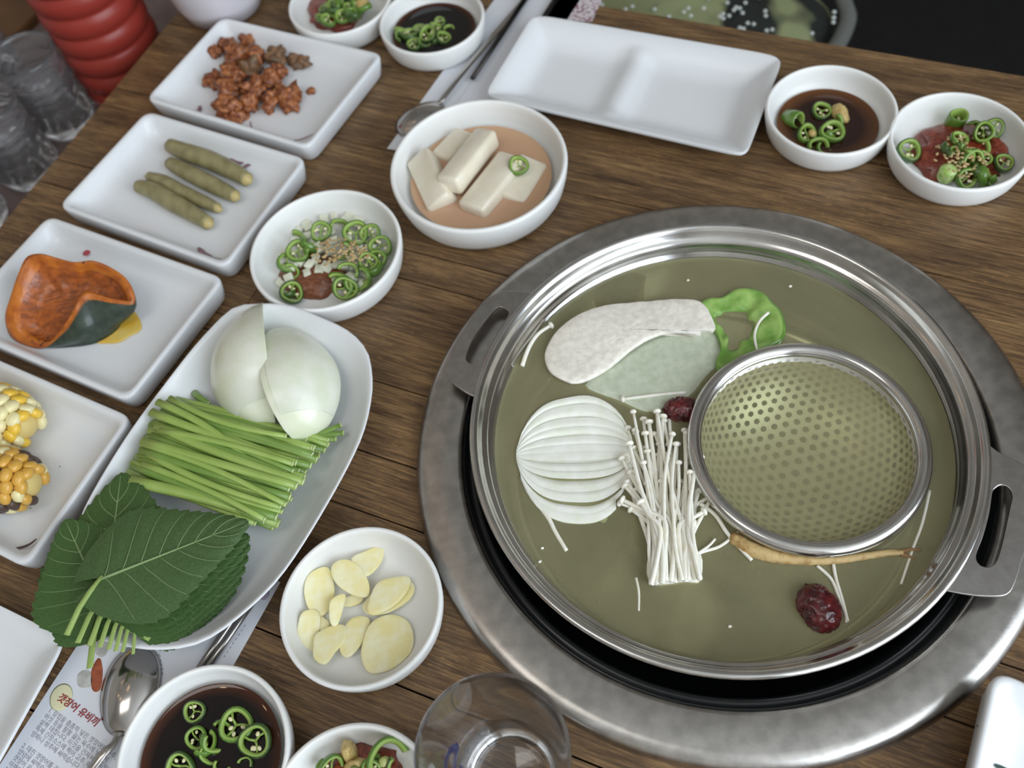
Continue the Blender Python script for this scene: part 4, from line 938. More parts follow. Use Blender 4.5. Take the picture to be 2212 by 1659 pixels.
def leaf(label, base, tip, zb, zt, wk=1.0, roll=0.0, top=False, petk=1.0, pa=0.0):
    A, Bp = at(*base, zb), at(*tip, zt); d = Bp - A; s = d.length
    t = thing('perilla_leaf', label, 'leaf', A, 'perilla leaves in the stack'); t.rotation_euler = (frame(A, d).to_3x3() @ Matrix.Rotation(roll, 3, 'X')).to_euler(); t.scale = (s, s * wk, s * (.8 if top else .28))
    for nm, me in (('blade', LM['top' if top else 'side']), ('veins', LM['veins']), ('midrib', LM['mid']), ('stem', LM['pet'])):
        o = bpy.data.objects.new(nm, me); COL.objects.link(o); o.parent = t
        if nm == 'stem': o.scale = (petk, 1, 1); o.rotation_euler = (0, 0, pa)
        if nm == 'veins': o['kind'] = 'stuff'
lv = [((244, 1330), (122, 1226), .0320, .0335, 1.30, 0, .45, 'lowest perilla leaf at the left, sticking out past the plate rim'), ((232, 1322), (140, 1122), .0330, .0340, 1.15, .1, .2, 'second lowest perilla leaf on the left side of the stack'), ((226, 1300), (262, 1020), .0345, .0300, 1.20, -.1, -.3, 'perilla leaf at the back left, tip under the chives'),
      ((304, 1322), (494, 1296), .0310, .0120, 1.15, 0, 1.15, 'lowest perilla leaf on the right, lying on the plate'), ((296, 1314), (512, 1274), .0318, .0140, 1.05, 0, 1.0, 'perilla leaf second from the bottom on the right'), ((286, 1306), (524, 1250), .0328, .0160, 1.0, 0, .95, 'perilla leaf third from the bottom on the right'), ((276, 1298), (532, 1226), .0338, .0180, .95, 0, .9, 'perilla leaf fourth from the bottom on the right'),
      ((264, 1288), (538, 1202), .0350, .0200, .92, 0, .85, 'perilla leaf fourth from the top on the right'), ((250, 1278), (542, 1178), .0385, .0250, .90, 0, .8, 'perilla leaf third from the top on the right'), ((234, 1268), (541, 1158), .0410, .0290, .88, 0, .75, 'perilla leaf just under the topmost one')]
for b, tp, zb, zt, wk, ro, pa, lab in lv: leaf(lab, b, tp, zb, zt, wk, ro, petk=1.2, pa=pa)
leaf('topmost perilla leaf, whole and facing up, with clear pale veins', (214, 1253), (538, 1126), .0470, .0350, .96, -.05, True, 1.05, .62)
# ------------------------------------------------------------------ what floats in the pot
PS = BZ
M_oyster = mat('oyster_mushroom', (246, 240, 228), (228, 222, 210), scale=220, rough=.4, sss=.2, bump=.35, bscale=420, sssr=(1, .9, .8)); M_radr = mat('radish_slice', (206, 212, 192), (190, 198, 174), scale=180, rough=.35, sss=.2, bump=.15)
def oy_sag(v): return v + Vector((0, 0, .0018 * math.sin((v.x + v.y) * 60) + .0006 * noise.noise(v * 200)))
o = mesh('mushroom_slice', slab(crom(pxs([(1176, 770), (1182, 742), (1205, 710), (1250, 680), (1320, 655), (1420, 644), (1475, 643), (1515, 650), (1535, 675), (1548, 712), (1517, 707), (1512, 722), (1480, 712), (1425, 722), (1370, 752), (1310, 795), (1250, 824), (1215, 818), (1188, 800)], PS + .006), 5, True), PS + .0015, PS + .0062, .0018, .0012, 72, oy_sag), M_oyster)
tag(o, 'thick white slice of king oyster mushroom lying over the radish slice', 'mushroom')
o = mesh('radish_slice', slab(crom(pxs([(1262, 832), (1300, 800), (1380, 740), (1450, 715), (1545, 690), (1559, 772), (1530, 810), (1490, 858), (1445, 880), (1396, 892), (1340, 868), (1290, 850)], PS), 3, True), PS - .0060, PS + .0003, .0012, .0004, 60), M_radr)
tag(o, 'flat greenish white radish slice just under the broth surface', 'radish')
# bell pepper ring
M_bell = mat('bell_pepper_skin', (92, 134, 54), (118, 158, 68), scale=80, rough=.18, coat=.4); M_belli = mat('bell_pepper_inside', (158, 190, 104), (112, 156, 68), scale=90, rough=.3)
pk = [(1512, 655), (1532, 642), (1560, 641), (1590, 622), (1625, 621), (1652, 632), (1668, 650), (1688, 670), (1698, 702), (1694, 728), (1672, 746), (1645, 756), (1632, 782), (1592, 798), (1562, 806), (1545, 786), (1556, 758), (1548, 724), (1526, 690)]
inn = [(1548, 682), (1556, 676), (1570, 672), (1586, 668), (1600, 670), (1612, 676), (1616, 684), (1622, 692), (1626, 704), (1622, 716), (1612, 724), (1600, 732), (1594, 742), (1586, 752), (1578, 752), (1574, 744), (1576, 728), (1568, 712), (1556, 698)]
PO = resample(crom(pxs(pk, PS + .003), 6, True), 90); PI_ = resample(crom(pxs(inn, PS + .003), 6, True), 90)
ctr = sum(PI_, Vector()) / 90
k0 = min(range(90), key=lambda k: (PI_[k] - PO[0]).length); PI_ = PI_[k0:] + PI_[:k0]
def bl(L_, f, z): return [Vector((p.x, p.y, PS + z)).lerp(Vector((q.x, q.y, PS + z)), f) for p, q in zip(PO, L_)]
lsB = [bl(PI_, .10, -.012), bl(PI_, -.02, -.004), bl(PI_, 0, .0020), bl(PI_, .10, .0040), bl(PI_, .24, .0036), bl(PI_, .50, .0014), bl(PI_, .80, .0018), bl(PI_, 1.0, -.0005), bl(PI_, .75, -.008)]
for j_, am in ((4, .0004), (5, .0010), (6, .0012), (7, .0008)):
    for k in range(90): lsB[j_][k] = lsB[j_][k] + Vector((0, 0, am * math.sin(k * 2 * PI / 90 * 8 + .8 * math.sin(k * .25))))
vs, fs = loops(lsB, False, False); nB = 90
mi = [0 if i // nB < 3 else 1 for i in range(len(fs))]
o = mesh('bell_pepper_ring', (vs, fs, mi), [M_bell, M_belli]); tag(o, 'wavy green bell pepper ring floating behind the strainer', 'pepper')
# halved onion
ZC = PS + .0016
oc = at(1242, 978, ZC); od = (at(1370, 962, ZC) - at(1114, 972, ZC)); OL = od.length / 2; OM = frame(oc, od); OW = .0440
on = thing('onion_half', 'halved white onion floating cut side up at the left of the pot', 'onion', oc + Vector((0, 0, -.012)))
def op(t): return max(0.0, 1 - abs(t) ** 2.6) ** .62 * (1 + .06 * t) + .02
bs = [1.0, .84, .64, .47, .31, .16, 0.0]
for k in range(len(bs) - 1):
    b0, b1 = bs[k], bs[k + 1] + (.002 if k else .045); ls = []; nn = 22
    dz = [0, -.0001, .0001, 0, .0001, 0][k]; yo = [0, .015, -.02, .03, -.02, .03][k]
    for i in range(nn + 1):
        t = -1 + 2 * i / nn; t *= .995 - .012 * (k % 2); w = op(t) * (1 + .018 * noise.noise(Vector((t * 2.5, k * 3.1, 0)))); ex = .10 * (1 - abs(t)) 
        out = [Vector((OL * t, OW * (b0 * w * math.cos(PI * m_ / 12) + yo * (1 - t * t)), -.011 * b0 * w * math.sin(PI * m_ / 12) + dz - (.00012 if m_ in (0, 12) else 0))) for m_ in range(13)]
        inn_ = [Vector((OL * t, OW * (b1 * w * math.cos(PI * m_ / 12) + yo * (1 - t * t)), -.011 * b1 * w * math.sin(PI * m_ / 12) + dz - (.0001 if m_ in (0, 12) else 0))) for m_ in range(12, -1, -1)]
        bulge = [Vector((OL * t, OW * ((b0 + b1) / 2 * w * sg + yo * (1 - t * t)), dz + .00025)) for sg in (-1, 1)]
        ls.append([OM @ v for v in (out + [bulge[0]] + inn_ + [bulge[1]])])
    mesh('onion_layer', loops(ls), M_onion_face, on, sharp=60)
# an outer layer that has come a little loose at the near side
ls = []
for i in range(19):
    t = -.92 + 1.56 * i / 18; w = op(t); y0, y1 = -OW * w * 1.08 - .0030 * (1 - t * t), -OW * w * .90 - .0030 * (1 - t * t) * .9
    ls.append([OM @ Vector((OL * t, y, z)) for y, z in ((y0, -.0035), (y0 - .0004, -.0008), ((y0 + y1) / 2, .0003), (y1, -.0008), (y1 + .0004, -.0045))])
mesh('loose_layer', loops(ls), M_onion_face, on, sharp=60)
mesh('root_plate', sph(OM @ Vector((OL * 1.0, 0, -.001)), (.0022, .0040, .0022), 10, 7, .4, 400, 2), mat('onion_root', (206, 200, 158), rough=.5), on)
mesh('skin_flap', slab(crom(pxs([(1270, 1118), (1300, 1098), (1318, 1090), (1308, 1128), (1290, 1122)], PS), 4, True), PS - .0012, PS - .0004, .0002, 0, 20), M_radr, on)

# enoki bundle
M_enoki = mat('enoki_stem', (252, 249, 236), (244, 238, 218), scale=200, rough=.3, sss=.25, sssr=(1, .9, .7), coat=.2)
random.seed(21)
eb = thing('enoki_bundle', 'bundle of thin white enoki mushrooms joined at a cut base, left of the strainer', 'mushroom', at(1450, 1150, PS - .006))
def enoki_piece(P, r, cap=True, name='enoki_stem', parent=None):
    C_ = crom(P, 5); n = len(C_); vf = tube(C_, [r * (1.1 - .25 * k / n) for k in range(n)], 7)
    if cap:
        d = (C_[-1] - C_[-2]).normalized(); M = frame(C_[-1], d, Vector((0, 0, 1)) if abs(d.z) < .9 else Vector((1, 0, 0)))
        vf = join(vf, xf(tube([Vector((x, 0, 0)) for x in (-.0012, -.0002, .0008, .0016, .0019)], [r * 1.2, r * 1.95, r * 1.9, r * 1.2, r * .2], 9), M))[:2]
    return mesh(name, vf, M_enoki, parent)
tips = [(1368, 890), (1390, 906), (1356, 925), (1350, 985), (1362, 1020), (1374, 935), (1396, 968), (1402, 912), (1414, 938), (1424, 960), (1440, 992), (1418, 890), (1432, 900), (1452, 938), (1462, 960), (1478, 930), (1500, 950), (1508, 985), (1485, 1000), (1390, 1000), (1350, 1050), (1345, 1080), (1372, 1060), (1398, 1045), (1410, 1020), (1430, 1040), (1450, 1030), (1470, 1040), (1515, 1035), (1510, 1060), (1530, 1075), (1520, 1105), (1498, 1130), (1384, 1085), (1364, 1100), (1545, 1060), (1500, 1020), (1466, 1000), (1445, 890)]
for k in range(62):
    tx, ty = tips[k % len(tips)]; tx += random.uniform(-8, 8) * (k >= len(tips)); ty += random.uniform(-10, 40) * (k >= len(tips))
    f = min(max((tx - 1350) / 170 + random.uniform(-.35, .35), 0), 1); bx = 1406 + 106 * f; by = 1262 - 10 * f + random.uniform(-4, 3)
    mx_ = 1398 + 104 * (f * .7 + .3 * random.random()) ; my_ = 1150 + random.uniform(-40, 20)
    lay = random.random(); z0 = PS - .003 + .012 * lay; z1 = PS - .001 + .013 * lay * random.uniform(.5, 1)
    mid2 = ((mx_ + tx) / 2 + random.uniform(-10, 10), (my_ + ty) / 2)
    enoki_piece([at(bx, by, z0), at((bx + mx_) / 2 + random.uniform(-5, 5), (by + my_) / 2, z0 + .002), at(mx_, my_, (z0 + z1) / 2 + .003), at(*mid2, z1 + .001), at(tx, ty, z1)], random.uniform(.00115, .0017), True, 'enoki_stem', eb)
mesh('bundle_base', slab(crom(pxs([(1402, 1195), (1450, 1185), (1512, 1190), (1514, 1254), (1480, 1258), (1404, 1260)], PS), 3, True), PS - .006, PS + .002, .0015, .001, 40), M_enoki, eb)
# loose strands, each its own
def strand(label, pts, r, z, cap=False, zs=None, cat='mushroom', name='enoki_strand', m=None):
    P = [at(x, y, z if zs is None else zs[k]) for k, (x, y) in enumerate(pts)]
    o = enoki_piece(P, r, cap, name); 
    if m: o.data.materials.clear(); o.data.materials.append(m)
    return tag(o, label, cat, 'loose strands in the broth')
strand('loose enoki strand with a small cap floating by the left pot wall', [(1128, 790), (1142, 752), (1162, 722), (1190, 703)], .0015, PS + .0012, True)
strand('enoki strand lying on the radish slice', [(1482, 848), (1420, 853), (1346, 862)], .0013, PS + .0008, True)
strand('thick white strand hanging from the underside of the halved onion', [(1160, 1085), (1185, 1120), (1200, 1150), (1224, 1190)], .0016, PS - .0004)
strand('faint white strand alone near the bottom of the pot', [(1374, 1248), (1380, 1280), (1380, 1320)], .0010, PS - .0006)
strand('curved white strand lying over the green bell pepper ring', [(1660, 675), (1640, 695), (1630, 725), (1636, 758)], .0011, PS + .0048)
strand('long thin strand at the right between strainer and pot wall', [(2008, 1060), (1992, 1130), (1970, 1190), (1946, 1262)], .0010, PS - .0004)
strand('forked white strand crossing beside the enoki base', [(1472, 1222), (1510, 1195), (1555, 1180), (1594, 1150)], .0011, PS + .001)
strand('short side fork of the strand beside the enoki base', [(1500, 1200), (1530, 1180), (1545, 1164)], .0009, PS + .0016)
strand('thick strand running from the enoki to the ginseng root', [(1512, 1088), (1545, 1112), (1570, 1150), (1600, 1185), (1624, 1210)], .0014, PS + .0015)
strand('left white root hair above the near jujube', [(1765, 1222), (1795, 1250), (1810, 1285), (1826, 1325), (1828, 1345)], .0010, PS + .0006)
strand('right white root hair above the near jujube', [(1800, 1218), (1806, 1250), (1818, 1290), (1832, 1342)], .0010, PS + .0010)
for k, (x, y) in enumerate(((1171, 1184), (1166, 1213), (1707, 618), (1486, 605), (1577, 1353))):
    tag(mesh('broth_crumb', sph(at(x, y, PS + .0004), (.0013, .0010, .0006), 7, 5, .3, 500, k), M_enoki), ['white crumb in the broth at the lower left', 'tiny crumb in the broth below the left crumb', 'white crumb in the broth right of the bell pepper', 'thin fleck in the broth at the far side', 'tiny fleck near the bottom of the pot'][k], 'crumb', 'crumbs in the broth')
# ginseng root
M_gin = mat('ginseng_skin', (206, 178, 124), (166, 126, 70), scale=160, rough=.45, bump=.6, bscale=300, lo=.45, hi=.68)
gz = PS + .001; GP = crom(pxs([(1590, 1164), (1615, 1182), (1660, 1198), (1720, 1208), (1790, 1210), (1860, 1202), (1920, 1194), (1950, 1194)], gz), 7); n = len(GP)
gr = [max(.0014, .0052 * (.75 + .25 * math.sin(PI * min(1, k / n * 2.2))) * (1 - .62 * (k / n) ** 1.6) * (1 + .10 * noise.noise(Vector((k * .9, 0, 0))))) for k in range(n)]
t = thing('ginseng_root', 'tan ginseng root floating along the near side of the strainer', 'ginseng', GP[n // 2] + Vector((0, 0, -.006)))
vs, fs = tube(GP, gr, 14); mesh('root_body', ([v + Vector((0, 0, .0005 * noise.noise(v * 400))) for v in vs], fs), M_gin, t)
for pts in ([(1945, 1193), (1965, 1187), (1990, 1188)], [(1945, 1196), (1960, 1201), (1978, 1206)]): mesh('root_fork', tube(crom(pxs(pts, gz - .0005), 4), [.0018 * (1 - .085 * k) for k in range(9)], 8), mat('ginseng_tip', (148, 112, 74), rough=.5), t)
mesh('root_neck', sph(GP[0], (.0042, .0046, .0040), 10, 8, .3, 300, 1), M_gin, t)
# jujubes
M_juj = mat('jujube_skin', (104, 22, 26), (62, 12, 17), scale=150, rough=.25, coat=.5, spec=.6, bump=1.0, bscale=190)
def jujube(label, a, b, w, z, seed):
    A, Bp = at(*a, z), at(*b, z); d = Bp - A; M = frame((A + Bp) / 2, d); nu, nv = 44, 34
    vs, fs = sph((0, 0, 0), (1, 1, 1), nu, nv); out = []
    for v in vs:
        p = Vector((v.z, v.x, v.y)); q = Vector((p.x * 2.2, p.y * 3.0, p.z * 3.0)) * 1.5 + Vector((seed, 0, 0))
        h = .93 + .22 * (min(abs(noise.noise(q * 1.35)) * 3.2, 1) ** .7 - .6) + .05 * noise.noise(q * 3.1); e = abs(p.x) ** 2.4
        out.append(M @ Vector((p.x * d.length / 2 * (1 - .06 * e) * (h * .3 + .7), p.y * w * h, p.z * w * h * .92)))
    t = thing('jujube', label, 'jujube', (A + Bp) / 2 + Vector((0, 0, -w)), 'dried red jujubes in the broth')
    mesh('jujube_skin', (out, fs), M_juj, t)
    mesh('stem_scar', sph(M @ Vector((-d.length / 2 * .93, 0, .002)), (.0011, .0011, .0011), 8, 6, .3, 500, 1), mat('stem_scar', (60, 34, 22), rough=.6), t)
jujube('wrinkled dark red jujube floating near the bottom right of the pot', (1738, 1262), (1800, 1368), .0126, PS + .0010, 3.0)
jujube('dark red jujube half hidden behind the strainer rim', (1430, 886), (1518, 884), .0098, PS + .0010, 7.0)

# ------------------------------------------------------------------ paper, cutlery
M_navy = mat('navy_print', (34, 38, 112), rough=.35); M_txt = mat('grey_ink', (140, 138, 150), rough=.6); M_ink_r = mat('red_ink', (150, 52, 58), rough=.6); M_yel = mat('pale_yellow_print', (222, 218, 178), rough=.6); M_or = mat('orange_print', (172, 92, 58), (140, 70, 46), scale=200, rough=.6); M_gp = mat('grey_white_print', (198, 196, 190), (168, 166, 160), scale=160, rough=.6); M_lil = mat('lilac_print', (176, 164, 186), rough=.6)
def sheet(name, label, cs, th=.00035, z=.0001, m=M_paper, cat='paper'):
    c = sum(cs, Vector()) / len(cs); t = thing(name, label, cat, Vector((c.x, c.y, z)))
    vs = [Vector((p.x, p.y, z)) for p in cs] + [Vector((p.x, p.y, z + th)) for p in cs]; n = len(cs)
    mesh('sheet', (vs, [tuple(range(n - 1, -1, -1)), tuple(range(n, 2 * n))] + [(k, (k + 1) % n, n + (k + 1) % n, n + k) for k in range(n)]), m, t, smooth=False)
    return t
tr = at(606, 1258); rd = (at(505, 1437) - tr).normalized(); lp_ = at(195, 1352); perp = Vector((rd.y, -rd.x, 0)); wdt = (lp_ - tr).dot(perp)
if wdt < 0: perp = -perp; wdt = -wdt
pc = [tr, tr + perp * wdt, tr + perp * wdt + rd * .30, tr + rd * .30]
menu = sheet('printed_placemat', 'white paper placemat with grey Korean text under the spoon and soy bowl', pc)
TZ = .00055
def flat(vf, px, py, dirv, z=TZ, th=.0): return xf(vf, frame(at(px, py, z), dirv))
tdir = (at(196, 1553) - at(128, 1497)).normalized(); tdir = (at(193, 1555) - at(126, 1508)).normalized()
cmn = dict(thick=.00006)
mesh('heading', flat(textmesh('갯장어 유비끼', .0062, shear=.15, bold=.00012), 122, 1510, tdir, TZ + .0003), M_ink_r, menu, smooth=False)
mesh('yellow_spot', sph(at(132, 1506, TZ), (.0078, .0088, .00012), 28, 6), M_yel, menu)
body = '1. 칼집을 촘촘히 넣은 갯장어와 부추,\n버섯 등을 팔팔 끓는 육수에 넣어서\n살짝 데칩니다. 이것을 건져서 정도만큼\n특제 간장소스에 찍어 고추, 마늘을 넣고\n양파나 상추에 싸먹습니다.\n\n2. 데친 갯장어를 간장소스에 찍어 깻잎\n양념에 싸먹습니다.\n갯장어 육수에 라면사리나\n야채와 함께 드시면\n더욱 맛있습니다.\n3. 남은 육수로'
mesh('body_text', flat(textmesh(body, .0040, spacing=1.02), 103, 1537, tdir), M_txt, menu, smooth=False)
stp = []
for (a, b) in (((348, 1402), (300, 1520)), ((300, 1520), (255, 1659)), ((530, 1350), (480, 1425)), ((345, 1415), (352, 1462))):
    A, Bp = at(*a, TZ), at(*b, TZ); n = max(int((Bp - A).length / .003), 2)
    for k in range(n):
        p, q = A.lerp(Bp, k / n), A.lerp(Bp, (k + .5) / n); stp.append(tube([p, q], .00022, 4, .3))
mesh('dashed_line', join(*stp)[:2], M_txt, menu)['kind'] = 'stuff'
mesh('lilac_blob', sph(at(571, 1282, TZ), (.0036, .0046, .0001), 16, 4), M_lil, menu)
mesh('food_print', slab(crom(pxs([(200, 1440), (215, 1420), (222, 1450), (216, 1490), (200, 1492), (196, 1465)], TZ), 4, True), TZ - .0001, TZ + .0001, .0002, 0, 24), M_or, menu)
mesh('shell_print', slab(crom(pxs([(168, 1458), (180, 1448), (196, 1452), (198, 1480), (182, 1486), (168, 1480)], TZ), 4, True), TZ - .0001, TZ + .0001, .0002, 0, 24), M_gp, menu)
mesh('blossom_print', slab(crom(pxs([(205, 1385), (225, 1375), (235, 1400), (222, 1420), (206, 1410)], TZ), 4, True), TZ - .0001, TZ + .0001, .0002, 0, 24), M_gp, menu)
M_spoon = mat('spoon_steel', (186, 182, 178), rough=.16, metal=1.0)
def spoon(label, c, tipd, neck, L_, Wd, end, zc, handle_r=.0026, down=True):
    """bowl centre, direction to the tip, all in pixels; domed side up"""
    Cn, T, E = at(*c, zc), at(*tipd, zc), at(*end, .0045); d = (T - Cn).normalized(); M = frame(Vector((Cn.x, Cn.y, 0)), d)
    t = thing('spoon', label, 'spoon', Vector((Cn.x, Cn.y, .0006)), 'steel spoons'); n, m_ = 20, 8; vs, fs = [], []
    for i in range(m_ + 1):
        r = i / m_
        for k in range(n * 2):
            a = PI * k / n; ex = 1 + .16 * math.cos(a); x = L_ / 2 * r * math.cos(a); y = Wd / 2 * r * math.sin(a) * (1 + .10 * math.cos(a)); vs.append(M @ Vector((x, y, .0016 + (.0080 * (1 - r ** 2.2) if down else .0062 * r ** 2))))
    N2 = n * 2
    for i in range(m_):
        for k in range(N2):
            q = (k + 1) % N2; fs.append((i * N2 + k, i * N2 + q, (i + 1) * N2 + q, (i + 1) * N2 + k))
    o = mesh('spoon_bowl', (vs, fs), M_spoon, t); md = o.modifiers.new('thick', 'SOLIDIFY'); md.thickness = .0009; md.offset = 0
    nk = M @ Vector((-L_ / 2 * .93, 0, .0034)); n1 = M @ Vector((-L_ / 2 * 1.18, 0, .0062)); P = crom([nk, n1, n1.lerp(E, .3) + Vector((0, 0, .002)), E], 6)
    mesh('handle', tube(P, [handle_r * (1.5 if k < 2 else .85 + .5 * k / len(P)) for k in range(len(P))], 10, .45), M_spoon, t)
    return t
spoon('steel spoon lying domed side up on the printed placemat', (277, 1488), (300, 1392), None, .058, .039, (176, 1690), .004)
spoon('blurred steel spoon on the paper sleeve behind the radish bowl', (908, 252), (868, 282), None, .052, .036, (1150, -20), .004)
def stick(label, a, b, r, z, m=M_spoon, group=None):
    A, Bp = at(*a, z), at(*b, z); return tag(mesh('chopstick', tube([A, A.lerp(Bp, .5), Bp], [r, r * 1.05, r * 1.15], 10, .7), m), label, 'chopstick', group)
M_chst = mat('chopstick_steel', (150, 146, 142), rough=.2, metal=1.0)
stick('right steel chopstick running under the boat plate beside the spoon', (400, 1510), (590, 1236), .0024, .0030, M_chst, 'steel chopsticks on the placemat')
stick('left steel chopstick running under the boat plate beside the spoon', (386, 1508), (572, 1236), .0024, .0030, M_chst, 'steel chopsticks on the placemat')
# far paper sleeve
q0, q1 = at(836, 322), at(1062, 8); dd = (q1 - q0).normalized(); pp = Vector((dd.y, -dd.x, 0))
if pp.dot(at(1100, 200) - q0) < 0: pp = -pp
fs_ = [q0 - dd * .0, q0 + dd * .34, q0 + dd * .34 + pp * .082, q0 + pp * .082 + dd * .015]
sl = sheet('paper_sleeve', 'long white paper sleeve left of the divided plate', fs_)
fold = [q0 + dd * .05 + pp * .034, q0 + dd * .34 + pp * .034, q0 + dd * .34 + pp * .060, q0 + dd * .05 + pp * .060]
mesh('sleeve_fold', loops([[Vector((p.x, p.y, .0005)) for p in fold], [Vector((p.x, p.y, .0016)) for p in fold]]), M_paper, sl, smooth=False)
stick('steel chopstick with a painted dark reflection on the far paper sleeve', (1020, 170), (1142, -14), .0026, .0070, mat('dark_steel_and_reflection', (70, 68, 68), rough=.3, metal=1), 'chopsticks on the far sleeve')  # the dark tone here paints a reflection into the steel colour
stick('second dark chopstick beside the divided plate corner', (1160, 62), (1212, -20), .0030, .0055, MATS['dark_steel_and_reflection'], 'chopsticks on the far sleeve')
lf = sheet('printed_leaflet', 'small pink and white printed leaflet behind the divided plate', [at(1196, 10), at(1216, -20), at(1300, 0), at(1278, 48), at(1180, 40)], m=mat('leaflet_print', (218, 210, 214), (150, 110, 120), scale=260, rough=.6, lo=.48, hi=.6))

# ------------------------------------------------------------------ drinking glass
def glass_mat(name, col=(1, 1, 1, 1), rough=.02, tmix=.12):
    m = bpy.data.materials.new(name); m.use_nodes = True; b = m.node_tree.nodes['Principled BSDF']; b.inputs['Base Color'].default_value = col; b.inputs['Transmission Weight'].default_value = 1; b.inputs['Roughness'].default_value = rough; b.inputs['IOR'].default_value = 1.46
    nt = m.node_tree; N = nt.nodes; L = nt.links; out = N['Material Output']; tp = N.new('ShaderNodeBsdfTransparent'); mx = N.new('ShaderNodeMixShader'); mx.inputs[0].default_value = tmix
    L.new(b.outputs[0], mx.inputs[1]); L.new(tp.outputs[0], mx.inputs[2]); L.new(mx.outputs[0], out.inputs[0]); return m
M_glass = glass_mat('clear_glass', (.97, .98, .98, 1))
GC = Vector((-.0470, .0775, 0)); GH = .108
t = thing('drinking_glass', 'clear empty beer glass with navy lettering at the bottom edge', 'glass', GC + Vector((0, 0, .0002)))
mesh('glass_body', lathe([(.0001, .0002), (.0235, .0002), (.0262, .0020), (.0275, .010), (.0310, .040), (.0362, .080), (.0392, .104), (.0393, .1070), (.0385, .1080), (.0375, .1072), (.0370, .104), (.0340, .080), (.0288, .042), (.0252, .018), (.0225, .0135), (.0170, .0118), (.0001, .0110)], GC, 72), M_glass, t)
def wall_text(s_, size, a0, z0, z1, r0, r1, m, name, shear=0.0, bold=.0):
    """lettering wrapped round the inner wall, reading downwards round the glass"""
    vf = textmesh(s_, size, .00005, 1.0, shear, bold); out = []
    for v in vf[0]:
        z = z0 + v.y; r = r0 + (r1 - r0) * (z - .042) / (.080 - .042) - .0012 + v.z; a = a0 + v.x / r; out.append(GC + Vector((r * math.cos(a), r * math.sin(a), z)))
    return mesh(name, (out, vf[1]), m, t, smooth=False)
wall_text('Cass', .027, math.radians(138), .041, .08, .0318, .0370, M_navy, 'lettering', .25, .0013)
wall_text('BEER', .0075, math.radians(158), .027, .05, .0318, .0370, M_navy, 'small_lettering', .1)

# ------------------------------------------------------------------ beyond the table
M_bench = mat('black_bench', (13, 12, 13), (18, 17, 18), scale=40, rough=.65)
t = thing('bench', 'black padded bench beyond the far table edge', 'bench', uw(.3, 1.2, FZ))
uwbox('bench_seat', -.9, U1 - .02, .86, 1.80, -.40, -.30, M_bench, t, bev=.02); uwbox('bench_base', -.88, U1 - .04, .90, 1.80, FZ, -.40, M_bench, t); uwbox('bench_back', -.9, U1 - .02, 1.80, 1.92, -.40, .30, M_bench, t, bev=.02)
tag(uwbox('rubber_mat', -.66, U1 - .03, .73, .86, FZ, FZ + .012, M_bench), 'black rubber floor mat in the shade between table and bench', 'mat')
# patterned cloth with white dots
M_olive = mat('camouflage_cloth', (146, 152, 112), (36, 40, 36), scale=11, rough=.8, lo=.46, hi=.54, detail=2); M_lining = mat('grey_lining', (112, 114, 110), rough=.7); M_bead = mat('white_bead', (225, 232, 228), rough=.3)
cz = -.17
CO = crom(pxs([(1270, -40), (1500, -70), (1700, -60), (1800, -20), (1822, 40), (1806, 95), (1770, 120), (1600, 130), (1420, 110), (1280, 90), (1230, 20)], cz), 6, True)
cvf = slab(CO, -.30, cz, .02, .03, 96, lambda v: v + Vector((0, 0, .012 * noise.noise(v * 14))))
t = thing('garment', 'olive and black patterned cloth with white dots lying on the far bench', 'garment', Vector((CO[0].x, CO[0].y, -.30)))
mesh('cloth', cvf, M_olive, t)
LI = crom(pxs([(1806, -40), (1826, 10), (1832, 40), (1818, 80), (1800, 110)], cz + .004), 6)
mesh('lining_edge', tube(LI, .010, 8, .6), M_lining, t)
random.seed(9)
for (x, y) in [(1351, 20), (1366, 14), (1414, 20), (1445, 36), (1477, 26), (1487, 18), (1492, 34), (1520, 18), (1555, 36), (1562, 30), (1571, 6), (1575, 34), (1585, 22), (1590, 16), (1598, 18), (1604, 28), (1598, 60), (1606, 62), (1615, 50), (1628, 52), (1653, 24), (1654, 34), (1656, 66), (1668, 64), (1754, 72), (1800, 48), (1801, 38), (1270, 4), (1300, 10), (1802, 26), (1700, -8), (1640, -6), (1530, -4), (1610, 6), (1562, 40)]:
    mesh('bead', sph(at(x, y, cz + .034), (.0026, .0026, .0020), 8, 5), M_bead, t)
# side trolley on the left with glasses and a red bottle
SZ = -.085
M_troll = mat('trolley_wood', (112, 78, 44), (92, 62, 36), scale=16, rough=.5); M_trolld = mat('dark_tray', (126, 108, 104), (112, 94, 90), scale=30, rough=.4)
t = thing('side_trolley', 'lower brown side trolley left of the table, carrying glass mugs', 'trolley', uw(-.92, .35, FZ))
uwbox('trolley_top', -1.22, TU0 - .012, -.35, .72, SZ - .03, SZ, M_trolld, t, bev=.004)
uwbox('raised_back_board', -1.30, -.955, .50, .78, SZ - .03, SZ + .012, M_troll, t, bev=.004)
for (u, w) in ((-1.18, -.30), (-.74, -.30), (-1.18, .67), (-.74, .67)): uwbox('leg', u - .02, u + .02, w - .02, w + .02, FZ, SZ - .03, M_trolld, t)
M_redp = mat('red_plastic', (150, 54, 44), rough=.34, spec=.5)
def ray(px, py): return RGT * ((px - IW / 2) / FPX) - UPV * ((py - IH / 2) / FPX) + FWD
bc = at(296, 186, SZ); bc = Vector((bc.x, bc.y, SZ))
t = thing('red_bottle', 'red ribbed plastic bottle standing beyond the left table edge', 'bottle', bc)
prof = [(.0001, 0), (.046, 0), (.049, .004)]; z = .006
for k in range(6): prof += [(.0485, z), (.0508, z + .005), (.0513, z + .010), (.0508, z + .015), (.0485, z + .020), (.0470, z + .0225)]; z += .024
